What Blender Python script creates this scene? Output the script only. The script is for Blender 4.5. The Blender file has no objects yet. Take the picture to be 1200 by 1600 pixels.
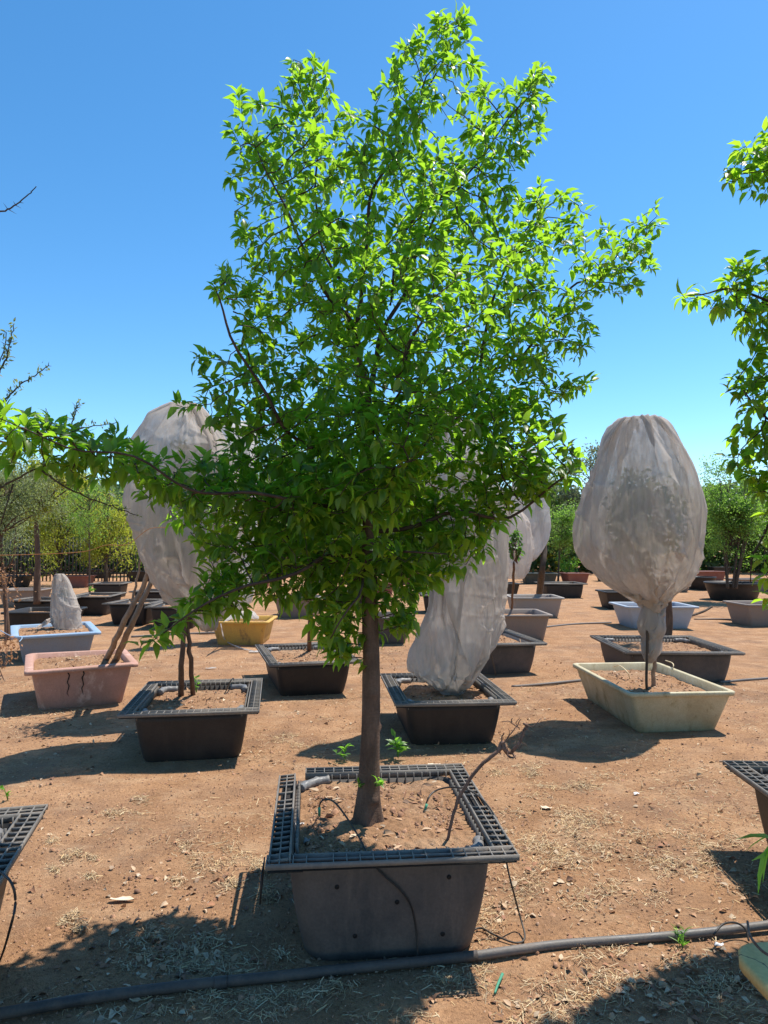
import bpy, math, random
import numpy as np
from mathutils import Vector, Matrix

# ------------------------------------------------------------------ camera, sky, sun, exposure
scene = bpy.context.scene
COL = scene.collection
F = 1080.0            # focal length in pixels of the 1200 x 1600 photograph
CAMH = 1.6
PITCH = math.atan(50.0 / F)
cam_d = bpy.data.cameras.new('camera')
cam = bpy.data.objects.new('camera', cam_d)
COL.objects.link(cam)
cam.location = (0, 0, CAMH)
cam.rotation_euler = (math.pi / 2 + PITCH, 0, 0)
cam_d.sensor_fit = 'VERTICAL'
cam_d.sensor_height = 36.0
cam_d.lens = F / 1600.0 * 36.0
cam_d.clip_start = 0.05
cam_d.clip_end = 3000
scene.camera = cam

SUNV = Vector((0.40, 0.30, 1.0)).normalized()
elev = math.asin(SUNV.z)
world = bpy.data.worlds.new("World")
scene.world = world
world.use_nodes = True
wn = world.node_tree
wn.nodes.clear()
w_out = wn.nodes.new('ShaderNodeOutputWorld')
w_bg = wn.nodes.new('ShaderNodeBackground')
w_sky = wn.nodes.new('ShaderNodeTexSky')
w_sky.sky_type = 'NISHITA'
w_sky.sun_disc = False
w_sky.sun_elevation = elev
w_sky.sun_rotation = math.atan2(SUNV.x, SUNV.y)
w_sky.altitude = 1200
w_sky.air_density = 1.0
w_sky.dust_density = 0.35
w_sky.ozone_density = 3.0
w_hs = wn.nodes.new('ShaderNodeHueSaturation')
w_hs.inputs['Saturation'].default_value = 1.25
w_hs.inputs['Hue'].default_value = 0.493
w_bg.inputs['Strength'].default_value = 0.149
wn.links.new(w_sky.outputs[0], w_hs.inputs['Color'])
wn.links.new(w_hs.outputs[0], w_bg.inputs['Color'])
wn.links.new(w_bg.outputs[0], w_out.inputs['Surface'])

sun_d = bpy.data.lights.new('sun', 'SUN')
sun_d.energy = 4.9
sun_d.angle = math.radians(0.55)
sun_d.color = (1.0, 0.955, 0.88)
sun = bpy.data.objects.new('sun', sun_d)
COL.objects.link(sun)
sun.rotation_euler = SUNV.to_track_quat('Z', 'Y').to_euler()
sun.location = (6, 6, 15)

scene.view_settings.view_transform = 'Standard'
scene.view_settings.look = 'None'
scene.view_settings.gamma = 1.0
scene.view_settings.exposure = 0.58
scene.render.engine = 'CYCLES'
scene.cycles.max_bounces = 8
scene.cycles.transparent_max_bounces = 10

# ------------------------------------------------------------------ helpers
CP, SP = math.cos(PITCH), math.sin(PITCH)

def ray(px, py):
    u = (px - 600.0) / F
    v = (800.0 - py) / F
    return np.array([u, CP - v * SP, SP + v * CP])

def G(px, py, h=0.0):                 # point at height h seen at a pixel of the photograph
    r = ray(px, py)
    t = (h - CAMH) / r[2]
    return np.array([r[0] * t, r[1] * t, h])

def D(px, py, y):                     # point at distance y seen at a pixel
    r = ray(px, py)
    t = y / r[1]
    return np.array([r[0] * t, y, CAMH + r[2] * t])

def hash3(ix, iy, iz, seed):
    h = (ix * 374761393 + iy * 668265263 + iz * 2147483647 + seed * 1274126177) & 0xffffffff
    h = ((h ^ (h >> 13)) * 1274126177) & 0xffffffff
    h = h ^ (h >> 16)
    return (h & 0xffffff) / float(0xffffff)

def vnoise(P, seed=0):
    P = np.asarray(P, float)
    i = np.floor(P).astype(np.int64)
    f = P - i
    f = f * f * (3 - 2 * f)
    r = 0
    for dx in (0, 1):
        for dy in (0, 1):
            for dz in (0, 1):
                w = (f[..., 0] if dx else 1 - f[..., 0]) * (f[..., 1] if dy else 1 - f[..., 1]) * (f[..., 2] if dz else 1 - f[..., 2])
                r = r + w * hash3(i[..., 0] + dx, i[..., 1] + dy, i[..., 2] + dz, seed)
    return r

def fbm(P, seed=0, oct=3):
    s, a, t = 0, 1.0, 0
    for k in range(oct):
        s = s + a * vnoise(np.asarray(P) * (2.03 ** k), seed + k)
        t += a
        a *= 0.5
    return s / t

def unit(a):
    a = np.asarray(a, float)
    return a / np.maximum(np.linalg.norm(a, axis=-1, keepdims=True), 1e-9)

def mk_mesh(name, V, tris=None, quads=None, smooth=False):
    V = np.asarray(V, np.float32).reshape(-1, 3)
    me = bpy.data.meshes.new(name)
    nt = 0 if tris is None else len(tris)
    nq = 0 if quads is None else len(quads)
    idx = []
    if nt: idx.append(np.asarray(tris, np.int32).ravel())
    if nq: idx.append(np.asarray(quads, np.int32).ravel())
    idx = np.concatenate(idx)
    starts = np.concatenate([np.arange(nt) * 3, nt * 3 + np.arange(nq) * 4]).astype(np.int32)
    tot = np.concatenate([np.full(nt, 3), np.full(nq, 4)]).astype(np.int32)
    me.vertices.add(len(V)); me.vertices.foreach_set('co', V.ravel())
    me.loops.add(len(idx)); me.loops.foreach_set('vertex_index', idx)
    me.polygons.add(nt + nq)
    me.polygons.foreach_set('loop_start', starts)
    me.polygons.foreach_set('loop_total', tot)
    if smooth:
        me.polygons.foreach_set('use_smooth', np.ones(nt + nq, bool))
    me.update(calc_edges=True)
    me.validate()
    return me

def link(name, me, mat, parent=None, world=False):
    o = bpy.data.objects.new(name, me)
    if mat is not None:
        me.materials.append(mat)
    COL.objects.link(o)
    if parent is not None:
        o.parent = parent
        if world:      # vertices were made in world space: bring them into the parent's space
            o.matrix_parent_inverse = parent_matrix(parent).inverted()
    return o

def parent_matrix(p):
    return Matrix.Translation(p.location) @ p.rotation_euler.to_matrix().to_4x4()

def empty(name, loc, rz=0.0):
    o = bpy.data.objects.new(name, None)
    o.empty_display_size = 0.1
    o.location = tuple(loc)
    o.rotation_euler = (0, 0, rz)
    COL.objects.link(o)
    return o

def tag(o, label=None, cat=None, group=None, kind=None):
    if label: o['label'] = label
    if cat: o['category'] = cat
    if group: o['group'] = group
    if kind: o['kind'] = kind
    return o

class MB:
    def __init__(s):
        s.v = []; s.q = []; s.t = []; s.n = 0; s.M = Matrix.Identity(4)
    def add(s, V, quads=(), tris=()):
        V = np.asarray(V, float).reshape(-1, 3)
        m = np.array(s.M)
        V = V @ m[:3, :3].T + m[:3, 3]
        s.v.append(V)
        if len(quads): s.q.append(np.asarray(quads) + s.n)
        if len(tris): s.t.append(np.asarray(tris) + s.n)
        s.n += len(V)
    def bar(s, a, b, th, z1, z0):     # upright bar from a to b (2-D), thickness th, heights z1 > z0
        a = np.array(a[:2], float); b = np.array(b[:2], float)
        d = (b - a) / max(np.linalg.norm(b - a), 1e-9)
        n = np.array([-d[1], d[0]]) * th / 2
        P = [a - n, b - n, b + n, a + n]
        V = [(p[0], p[1], z) for z in (z0, z1) for p in P]
        s.add(V, [(0, 3, 2, 1), (4, 5, 6, 7), (0, 1, 5, 4), (1, 2, 6, 5), (2, 3, 7, 6), (3, 0, 4, 7)])
    def box(s, x0, x1, y0, y1, z0, z1):
        V = [(x0, y0, z0), (x1, y0, z0), (x1, y1, z0), (x0, y1, z0), (x0, y0, z1), (x1, y0, z1), (x1, y1, z1), (x0, y1, z1)]
        s.add(V, [(0, 3, 2, 1), (4, 5, 6, 7), (0, 1, 5, 4), (1, 2, 6, 5), (2, 3, 7, 6), (3, 0, 4, 7)])
    def rings(s, R, cap0=False, cap1=False):
        n = len(R[0]); V = np.concatenate(R)
        q = []
        for k in range(len(R) - 1):
            for i in range(n):
                j = (i + 1) % n
                q.append((k * n + i, k * n + j, (k + 1) * n + j, (k + 1) * n + i))
        t = []
        if cap0:
            V = np.vstack([V, R[0].mean(0)]); c = len(V) - 1
            t += [(c, (i + 1) % n, i) for i in range(n)]
        if cap1:
            V = np.vstack([V, R[-1].mean(0)]); c = len(V) - 1; b = (len(R) - 1) * n
            t += [(c, b + i, b + (i + 1) % n) for i in range(n)]
        s.add(V, q, t)
    def tube(s, P, r, n=8, cap=True):
        P = np.asarray(P, float)
        r = np.full(len(P), r) if np.isscalar(r) else np.asarray(r, float)
        T = np.gradient(P, axis=0); T = unit(T)
        ref = np.array([0.0, 0, 1]) if abs(T[:, 2]).mean() < 0.8 else np.array([1.0, 0, 0])
        A = unit(np.cross(T, ref)); B = np.cross(T, A)
        a = np.arange(n) * 2 * math.pi / n
        R = P[:, None, :] + r[:, None, None] * (np.cos(a)[None, :, None] * A[:, None, :] + np.sin(a)[None, :, None] * B[:, None, :])
        s.rings([x for x in R], cap, cap)
    def mesh(s, name, smooth=False):
        return mk_mesh(name, np.concatenate(s.v), np.concatenate(s.t) if s.t else None, np.concatenate(s.q) if s.q else None, smooth)
    def build(s, name, mat, parent=None, smooth=False, world=False):
        return link(name, s.mesh(name, smooth), mat, parent, world)

def smooth_path(P, sub=6):
    P = np.asarray(P, float)
    if len(P) < 3: return P
    Q = np.vstack([2 * P[0] - P[1], P, 2 * P[-1] - P[-2]])
    out = []
    for i in range(1, len(Q) - 2):
        for k in range(sub):
            t = k / sub
            out.append(0.5 * ((2 * Q[i]) + (-Q[i - 1] + Q[i + 1]) * t + (2 * Q[i - 1] - 5 * Q[i] + 4 * Q[i + 1] - Q[i + 2]) * t * t + (-Q[i - 1] + 3 * Q[i] - 3 * Q[i + 1] + Q[i + 2]) * t ** 3))
    out.append(P[-1])
    return np.array(out)

def rr(hx, hy, r, z, n=5):            # rounded rectangle ring
    P = []
    for cx, cy, a0 in ((hx - r, hy - r, 0), (-hx + r, hy - r, 90), (-hx + r, -hy + r, 180), (hx - r, -hy + r, 270)):
        for k in range(n + 1):
            a = math.radians(a0 + 90 * k / n)
            P.append((cx + r * math.cos(a), cy + r * math.sin(a), z))
    return np.array(P)

# ------------------------------------------------------------------ materials
def mat_new(name):
    m = bpy.data.materials.new(name)
    m.use_nodes = True
    nt = m.node_tree
    nt.nodes.clear()
    out = nt.nodes.new('ShaderNodeOutputMaterial')
    return m, nt, out

def N(nt, typ, **kw):
    n = nt.nodes.new(typ)
    for k, v in kw.items():
        if k.startswith('i_'):
            key = k[2:].replace('_', ' ')
            n.inputs[key].default_value = v
        else:
            setattr(n, k, v)
    return n

def ramp(nt, src, stops, interp='LINEAR'):
    r = nt.nodes.new('ShaderNodeValToRGB')
    r.color_ramp.interpolation = interp
    e = r.color_ramp.elements
    while len(e) < len(stops): e.new(0.5)
    for k, (p, c) in enumerate(stops):
        e[k].position = p
        e[k].color = (c[0], c[1], c[2], 1) if not np.isscalar(c) else (c, c, c, 1)
    nt.links.new(src, r.inputs[0])
    return r.outputs[0]

def noise(nt, scale, detail=4, rough=0.6, coord=None, stretch=None):
    n = N(nt, 'ShaderNodeTexNoise')
    n.inputs['Scale'].default_value = scale
    n.inputs['Detail'].default_value = detail
    n.inputs['Roughness'].default_value = rough
    if coord is None:
        tc = nt.nodes.new('ShaderNodeTexCoord'); coord = tc.outputs['Object']
    if stretch:
        mp = nt.nodes.new('ShaderNodeMapping'); mp.inputs['Scale'].default_value = stretch
        nt.links.new(coord, mp.inputs[0]); coord = mp.outputs[0]
    nt.links.new(coord, n.inputs['Vector'])
    return n.outputs[0]

def mixc(nt, fac, a, b, mode='MIX'):
    m = nt.nodes.new('ShaderNodeMix'); m.data_type = 'RGBA'; m.blend_type = mode
    for sock, val in ((0, fac), (6, a), (7, b)):
        if hasattr(val, 'links') or hasattr(val, 'is_linked'):
            nt.links.new(val, m.inputs[sock])
        elif np.isscalar(val):
            m.inputs[sock].default_value = val
        else:
            m.inputs[sock].default_value = (val[0], val[1], val[2], 1)
    return m.outputs[2]

def bump(nt, height, strength=0.5, dist=0.02):
    b = nt.nodes.new('ShaderNodeBump')
    b.inputs['Strength'].default_value = strength
    b.inputs['Distance'].default_value = dist
    nt.links.new(height, b.inputs['Height'])
    return b.outputs[0]

def principled(nt, out, color, rough=0.7, normal=None, spec=0.5, metal=0.0):
    p = nt.nodes.new('ShaderNodeBsdfPrincipled')
    if np.isscalar(color) or isinstance(color, tuple):
        p.inputs['Base Color'].default_value = (*color, 1)
    else:
        nt.links.new(color, p.inputs['Base Color'])
    if np.isscalar(rough): p.inputs['Roughness'].default_value = rough
    else: nt.links.new(rough, p.inputs['Roughness'])
    p.inputs['Specular IOR Level'].default_value = spec
    p.inputs['Metallic'].default_value = metal
    if normal is not None: nt.links.new(normal, p.inputs['Normal'])
    nt.links.new(p.outputs[0], out.inputs['Surface'])
    return p

def make_ground(name, soil=False):
    m, nt, out = mat_new(name)
    tc = nt.nodes.new('ShaderNodeTexCoord'); co = tc.outputs['Object']
    big = noise(nt, 0.55, 5, 0.6, co)
    mid = noise(nt, 3.2, 6, 0.65, co)
    fine = noise(nt, 60, 4, 0.75, co)
    grit = noise(nt, 230, 2, 0.7, co)
    c1 = ramp(nt, mid, [(0.28, (0.24, 0.125, 0.062)), (0.5, (0.40, 0.220, 0.115)), (0.72, (0.55, 0.335, 0.19))])
    c2 = ramp(nt, big, [(0.3, (0.28, 0.148, 0.077)), (0.7, (0.48, 0.276, 0.15))])
    c = mixc(nt, 0.45, c1, c2)
    fr = ramp(nt, fine, [(0.30, (0.42, 0.38, 0.35)), (0.47, (0.95, 0.94, 0.92)), (0.72, (1.30, 1.28, 1.22))])
    c = mixc(nt, 0.85, c, fr, 'MULTIPLY')
    vor = N(nt, 'ShaderNodeTexVoronoi'); vor.inputs['Scale'].default_value = 42; nt.links.new(co, vor.inputs['Vector'])
    spots = ramp(nt, vor.outputs['Distance'], [(0.08, 1.0), (0.16, 0.0)])
    vc = nt.nodes.new('ShaderNodeSeparateColor'); nt.links.new(vor.outputs['Color'], vc.inputs[0])
    pick = ramp(nt, vc.outputs[0], [(0.66, 0.0), (0.70, 1.0)])
    mm = nt.nodes.new('ShaderNodeMath'); mm.operation = 'MULTIPLY'; nt.links.new(spots, mm.inputs[0]); nt.links.new(pick, mm.inputs[1])
    c = mixc(nt, mm.outputs[0], c, (0.13, 0.07, 0.045))
    pick2 = ramp(nt, vc.outputs[1], [(0.86, 0.0), (0.88, 1.0)])
    m2 = nt.nodes.new('ShaderNodeMath'); m2.operation = 'MULTIPLY'; nt.links.new(spots, m2.inputs[0]); nt.links.new(pick2, m2.inputs[1])
    c = mixc(nt, m2.outputs[0], c, (0.62, 0.47, 0.28))
    blot = noise(nt, 1.7, 7, 0.72, co)
    c = mixc(nt, ramp(nt, blot, [(0.47, 0.0), (0.66, 0.55)]), c, (0.20, 0.122, 0.083))
    pale = noise(nt, 2.3, 6, 0.7, co, (1, 1.6, 1))
    c = mixc(nt, ramp(nt, pale, [(0.52, 0.0), (0.70, 0.45)]), c, (0.56, 0.38, 0.23))
    if soil:
        c = mixc(nt, 0.15, c, (0.40, 0.25, 0.15))
    h = nt.nodes.new('ShaderNodeMath'); h.operation = 'ADD'
    nt.links.new(fine, h.inputs[0]); nt.links.new(grit, h.inputs[1])
    h2 = nt.nodes.new('ShaderNodeMath'); h2.operation = 'MULTIPLY_ADD'; h2.inputs[1].default_value = 2.0
    nt.links.new(mid, h2.inputs[0]); nt.links.new(h.outputs[0], h2.inputs[2])
    principled(nt, out, c, 0.95, bump(nt, h2.outputs[0], 0.85, 0.013), 0.12)
    return m

def make_plastic(name, base, dust=(0.30, 0.19, 0.12), dust_amt=0.6, rough=0.5, streak=True, stain=None, cracks=False):
    m, nt, out = mat_new(name)
    tc = nt.nodes.new('ShaderNodeTexCoord'); co = tc.outputs['Object']
    n1 = noise(nt, 4.0, 6, 0.65, co)
    n2 = noise(nt, 14.0, 5, 0.7, co, (1, 1, 0.12))
    n3 = noise(nt, 90, 3, 0.6, co)
    a = ramp(nt, n1, [(0.35, 0.0), (0.75, 1.0)])
    b = ramp(nt, n2, [(0.42, 0.0), (0.75, 1.0)])
    mx = nt.nodes.new('ShaderNodeMath'); mx.operation = 'MAXIMUM'; nt.links.new(a, mx.inputs[0]); nt.links.new(b, mx.inputs[1])
    sep = nt.nodes.new('ShaderNodeSeparateXYZ'); nt.links.new(co, sep.inputs[0])
    low = nt.nodes.new('ShaderNodeMapRange'); low.inputs[1].default_value = 0.02; low.inputs[2].default_value = 0.22
    low.inputs[3].default_value = 0.75; low.inputs[4].default_value = 0.0
    nt.links.new(sep.outputs[2], low.inputs[0])
    lm = nt.nodes.new('ShaderNodeMath'); lm.operation = 'MULTIPLY'; nt.links.new(low.outputs[0], lm.inputs[0]); nt.links.new(n1, lm.inputs[1])
    ad = nt.nodes.new('ShaderNodeMath'); ad.operation = 'ADD'; nt.links.new(mx.outputs[0], ad.inputs[0]); nt.links.new(lm.outputs[0], ad.inputs[1])
    ml = nt.nodes.new('ShaderNodeMath'); ml.operation = 'MULTIPLY'; ml.use_clamp = True
    nt.links.new(ad.outputs[0], ml.inputs[0]); ml.inputs[1].default_value = dust_amt
    c = mixc(nt, ml.outputs[0], base, dust)
    c = mixc(nt, 0.5, c, ramp(nt, n3, [(0.3, (0.75, 0.75, 0.75)), (0.7, (1.15, 1.15, 1.15))]), 'MULTIPLY')
    if stain:
        s = ramp(nt, noise(nt, 7, 6, 0.75, co, (1, 1, 0.5)), [(0.56, 0.0), (0.66, 1.0)])
        c = mixc(nt, s, c, stain)
    rg = ramp(nt, ml.outputs[0], [(0.0, rough), (0.8, 0.9)])
    h = n3
    if cracks:
        v = N(nt, 'ShaderNodeTexVoronoi'); v.feature = 'DISTANCE_TO_EDGE'; v.inputs['Scale'].default_value = 2.6
        wv = nt.nodes.new('ShaderNodeVectorMath'); wv.operation = 'ADD'; nz = nt.nodes.new('ShaderNodeTexNoise'); nz.inputs['Scale'].default_value = 2.2; nz.inputs['Detail'].default_value = 6
        nt.links.new(co, nz.inputs['Vector']); nt.links.new(co, wv.inputs[0]); nt.links.new(nz.outputs['Color'], wv.inputs[1])
        nt.links.new(wv.outputs[0], v.inputs['Vector'])
        cr = ramp(nt, v.outputs['Distance'], [(0.004, 1.0), (0.010, 0.0)])
        c = mixc(nt, cr, c, (0.05, 0.03, 0.02))
    principled(nt, out, c, rg, bump(nt, h, 0.25, 0.004), 0.3)
    return m

def make_leaf(name, dark, light, trans, gloss=0.38, tamt=0.5, dry=None):
    m, nt, out = mat_new(name)
    geo = nt.nodes.new('ShaderNodeNewGeometry')
    rnd = geo.outputs['Random Per Island']
    stops = [(0.0, dark), (0.9, light)]
    if dry: stops += [(0.95, light), (0.965, dry), (1.0, dry)]
    c = ramp(nt, rnd, stops)
    p = nt.nodes.new('ShaderNodeBsdfPrincipled')
    nt.links.new(c, p.inputs['Base Color'])
    p.inputs['Roughness'].default_value = gloss
    p.inputs['Specular IOR Level'].default_value = 0.5
    t = nt.nodes.new('ShaderNodeBsdfTranslucent')
    tcn = mixc(nt, 0.55, ramp(nt, rnd, [(0.0, tuple(x * 0.72 for x in trans)), (1.0, trans)]), trans)
    nt.links.new(tcn, t.inputs['Color'])
    mx = nt.nodes.new('ShaderNodeMixShader'); mx.inputs[0].default_value = tamt
    nt.links.new(p.outputs[0], mx.inputs[1]); nt.links.new(t.outputs[0], mx.inputs[2])
    nt.links.new(mx.outputs[0], out.inputs['Surface'])
    return m

def make_bark(name, a, b, scale=1.0):
    m, nt, out = mat_new(name)
    tc = nt.nodes.new('ShaderNodeTexCoord'); co = tc.outputs['Object']
    n1 = noise(nt, 18 * scale, 6, 0.7, co, (1, 1, 0.35))
    n2 = noise(nt, 70 * scale, 4, 0.7, co, (1, 1, 2.5))
    c = ramp(nt, n1, [(0.3, a), (0.7, b)])
    c = mixc(nt, 0.6, c, ramp(nt, n2, [(0.3, (0.7, 0.7, 0.7)), (0.7, (1.2, 1.2, 1.2))]), 'MULTIPLY')
    ad = nt.nodes.new('ShaderNodeMath'); ad.operation = 'ADD'; nt.links.new(n1, ad.inputs[0]); nt.links.new(n2, ad.inputs[1])
    principled(nt, out, c, 0.85, bump(nt, ad.outputs[0], 0.7, 0.006), 0.25)
    return m

def make_cloth(name, col, trans, see=0.16):
    m, nt, out = mat_new(name)
    tc = nt.nodes.new('ShaderNodeTexCoord'); co = tc.outputs['Object']
    n1 = noise(nt, 3.0, 5, 0.6, co)
    n2 = noise(nt, 26.0, 3, 0.6, co, (1, 1, 0.1))
    weave = noise(nt, 520, 2, 0.5, co)
    c = mixc(nt, ramp(nt, n1, [(0.35, 0.0), (0.72, 0.75)]), col, tuple(x * f for x, f in zip(col, (0.82, 0.72, 0.6))))
    sep = nt.nodes.new('ShaderNodeSeparateXYZ'); nt.links.new(co, sep.inputs[0])
    geo = nt.nodes.new('ShaderNodeNewGeometry')
    d = nt.nodes.new('ShaderNodeBsdfDiffuse'); nt.links.new(c, d.inputs[0])
    b = bump(nt, n2, 0.35, 0.01); nt.links.new(b, d.inputs['Normal'])
    t = nt.nodes.new('ShaderNodeBsdfTranslucent'); t.inputs[0].default_value = (*trans, 1)
    nt.links.new(b, t.inputs['Normal'])
    s = nt.nodes.new('ShaderNodeMixShader'); s.inputs[0].default_value = 0.52
    nt.links.new(d.outputs[0], s.inputs[1]); nt.links.new(t.outputs[0], s.inputs[2])
    tr = nt.nodes.new('ShaderNodeBsdfTransparent')
    f = nt.nodes.new('ShaderNodeMath'); f.operation = 'MULTIPLY'
    nt.links.new(ramp(nt, n2, [(0.36, 0.35), (0.6, 1.0)]), f.inputs[0])
    w = ramp(nt, weave, [(0.40, see * 0.6), (0.60, see * 1.9)])
    nt.links.new(w, f.inputs[1])
    s2 = nt.nodes.new('ShaderNodeMixShader'); nt.links.new(f.outputs[0], s2.inputs[0])
    nt.links.new(s.outputs[0], s2.inputs[1]); nt.links.new(tr.outputs[0], s2.inputs[2])
    nt.links.new(s2.outputs[0], out.inputs['Surface'])
    return m

def make_litter(name, cols, rough=0.8, tr=0.0):
    m, nt, out = mat_new(name)
    geo = nt.nodes.new('ShaderNodeNewGeometry')
    k = len(cols)
    c = ramp(nt, geo.outputs['Random Per Island'], [(i / max(k - 1, 1), cols[i]) for i in range(k)])
    principled(nt, out, c, rough, None, 0.3)
    return m

M = {}
M['ground'] = make_ground('ground_earth')
M['soil'] = make_ground('pot_soil', True)
M['black'] = make_plastic('black_plastic', (0.020, 0.0195, 0.0195), (0.11, 0.08, 0.058), 0.28, 0.45)
M['main_body'] = make_plastic('dusty_black_plastic', (0.066, 0.060, 0.056), (0.23, 0.17, 0.13), 0.5, 0.55)
M['grid'] = make_plastic('grid_rim_plastic', (0.13, 0.122, 0.112), (0.36, 0.29, 0.22), 0.55, 0.5)  # base paler than the pots: sunlight on the bars is painted in, under real dust
M['plate'] = make_plastic('rim_tray_plastic', (0.008, 0.008, 0.008), (0.09, 0.06, 0.04), 0.22, 0.7)
M['coil'] = make_plastic('grey_tube_plastic', (0.15, 0.15, 0.15), (0.34, 0.27, 0.2), 0.4, 0.35)
M['cream'] = make_plastic('cream_plastic', (0.49, 0.44, 0.29), (0.36, 0.27, 0.14), 0.75, 0.45, stain=(0.26, 0.21, 0.10))
M['yellow'] = make_plastic('yellow_plastic', (0.62, 0.36, 0.07), (0.42, 0.25, 0.08), 0.7, 0.45, stain=(0.30,0.17,0.06))
M['paleyellow'] = make_plastic('old_yellow_plastic', (0.60, 0.43, 0.17), (0.44, 0.29, 0.12), 0.5, 0.45, cracks=True)
M['pink'] = make_plastic('faded_pink_plastic', (0.46, 0.25, 0.19), (0.34, 0.20, 0.14), 0.85, 0.55, stain=(0.55,0.36,0.28))
M['blue'] = make_plastic('blue_grey_plastic', (0.20, 0.24, 0.29), (0.27, 0.24, 0.21), 0.7, 0.5)
M['bluerim'] = make_plastic('blue_rim_plastic', (0.20, 0.33, 0.48), (0.34, 0.36, 0.38), 0.8, 0.5)
M['paleblue'] = make_plastic('pale_blue_plastic', (0.33, 0.38, 0.44), (0.33, 0.27, 0.22), 0.35, 0.45)
M['greybrown'] = make_plastic('grey_brown_plastic', (0.21, 0.175, 0.15), (0.32, 0.22, 0.15), 0.5, 0.5)
M['greypale'] = make_plastic('pale_grey_plastic', (0.30, 0.27, 0.24), (0.38, 0.28, 0.2), 0.5, 0.5)
M['maroon'] = make_plastic('maroon_plastic', (0.20, 0.06, 0.045), (0.35, 0.2, 0.13), 0.35, 0.5)
M['greenblack'] = make_plastic('green_black_plastic', (0.03, 0.045, 0.04), (0.2, 0.15, 0.1), 0.35, 0.5)
M['pipe'] = make_plastic('black_pipe', (0.028, 0.028, 0.029), (0.20, 0.15, 0.11), 0.45, 0.34)
M['pipegrey'] = make_plastic('sunlit_grey_pipe', (0.10, 0.095, 0.09), (0.27, 0.21, 0.16), 0.4, 0.36)  # grey of the thin pipes; on the water pipe it paints sunlight
M['tube'] = make_plastic('drip_tube', (0.02, 0.02, 0.02), (0.2, 0.15, 0.1), 0.25, 0.35)
M['green_tie'] = make_plastic('green_plastic', (0.03, 0.28, 0.16), (0.2, 0.2, 0.15), 0.3, 0.4)
M['bark'] = make_bark('tree_bark', (0.070, 0.040, 0.026), (0.175, 0.105, 0.070))
M['bark_limb'] = make_bark('limb_bark', (0.035, 0.022, 0.016), (0.10, 0.064, 0.045))
M['bark_pale'] = make_bark('pale_bark', (0.20, 0.13, 0.09), (0.36, 0.26, 0.18))
M['bark_dark'] = make_bark('dark_bark', (0.04, 0.028, 0.02), (0.12, 0.085, 0.06))
M['dead'] = make_bark('dead_wood', (0.09, 0.050, 0.036), (0.26, 0.16, 0.12), 2)
M['leaf'] = make_leaf('main_leaf', (0.017, 0.055, 0.013), (0.066, 0.138, 0.020), (0.46, 0.80, 0.04), 0.42, 0.52, (0.20, 0.20, 0.03))
M['leaf2'] = make_leaf('right_leaf', (0.025, 0.06, 0.013), (0.075, 0.145, 0.02), (0.50, 0.80, 0.04), 0.40, 0.58, (0.30, 0.10, 0.04))
M['leaf_in'] = make_leaf('covered_leaf', (0.03, 0.07, 0.015), (0.06, 0.13, 0.025), (0.2, 0.4, 0.05), 0.5, 0.4)
M['acacia'] = make_leaf('thorn_tree_leaf', (0.08, 0.11, 0.05), (0.16, 0.19, 0.08), (0.36, 0.44, 0.13), 0.6, 0.4)
M['feather'] = make_leaf('yellow_green_leaf', (0.04, 0.075, 0.02), (0.22, 0.25, 0.03), (0.60, 0.66, 0.06), 0.6, 0.5, (0.40, 0.20, 0.06))
M['shrub'] = make_leaf('shrub_leaf', (0.05, 0.10, 0.022), (0.11, 0.19, 0.04), (0.34, 0.60, 0.08), 0.5, 0.5)
M['far'] = make_leaf('far_leaf', (0.045, 0.08, 0.03), (0.09, 0.14, 0.045), (0.25, 0.38, 0.1), 0.6, 0.4)
M['greyleaf'] = make_leaf('grey_green_leaf', (0.09, 0.11, 0.07), (0.16, 0.18, 0.11), (0.3, 0.36, 0.16), 0.6, 0.4)
M['willow'] = make_leaf('pale_willow_leaf', (0.18, 0.24, 0.12), (0.27, 0.34, 0.17), (0.5, 0.6, 0.28), 0.6, 0.45)
M['gold'] = make_leaf('golden_leaf', (0.35, 0.30, 0.02), (0.60, 0.48, 0.03), (0.8, 0.7, 0.05), 0.5, 0.45)
M['weed'] = make_leaf('weed_leaf', (0.06, 0.16, 0.02), (0.12, 0.27, 0.03), (0.35, 0.72, 0.06), 0.4, 0.5)
M['dryleaf'] = make_leaf('dry_leaf', (0.25, 0.11, 0.05), (0.42, 0.22, 0.10), (0.5, 0.25, 0.1), 0.7, 0.35)
M['cloth'] = make_cloth('frost_cloth', (0.61, 0.55, 0.50), (0.63, 0.57, 0.515), 0.19)
M['cloth_white'] = make_cloth('white_sunlit_cloth', (0.70, 0.675, 0.65), (0.68, 0.65, 0.62), 0.18)  # paler copy of the cloth: sun on the covers put into the colour
M['straw'] = make_litter('straw', [(0.66, 0.48, 0.24), (0.45, 0.29, 0.15), (0.16, 0.09, 0.05), (0.70, 0.56, 0.34), (0.26, 0.15, 0.09), (0.55, 0.38, 0.2)])
M['litterleaf'] = make_litter('leaf_litter', [(0.26, 0.12, 0.07), (0.42, 0.24, 0.13), (0.55, 0.42, 0.28), (0.15, 0.08, 0.05), (0.36, 0.17, 0.09)])
M['clod'] = make_litter('earth_clods', [(0.26, 0.13, 0.07), (0.40, 0.22, 0.13), (0.17, 0.09, 0.055), (0.48, 0.31, 0.2)], 0.95)
M['paper'] = make_litter('pale_scrap', [(0.72, 0.58, 0.42), (0.65, 0.5, 0.36)])
M['white'] = make_litter('white_scrap', [(0.75, 0.73, 0.70), (0.66, 0.63, 0.6)])
M['twine'] = make_litter('orange_twine', [(0.45, 0.18, 0.06), (0.5, 0.22, 0.08)])
M['fence'] = make_plastic('dark_fence', (0.03, 0.032, 0.035), (0.1, 0.08, 0.07), 0.3, 0.6)

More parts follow.
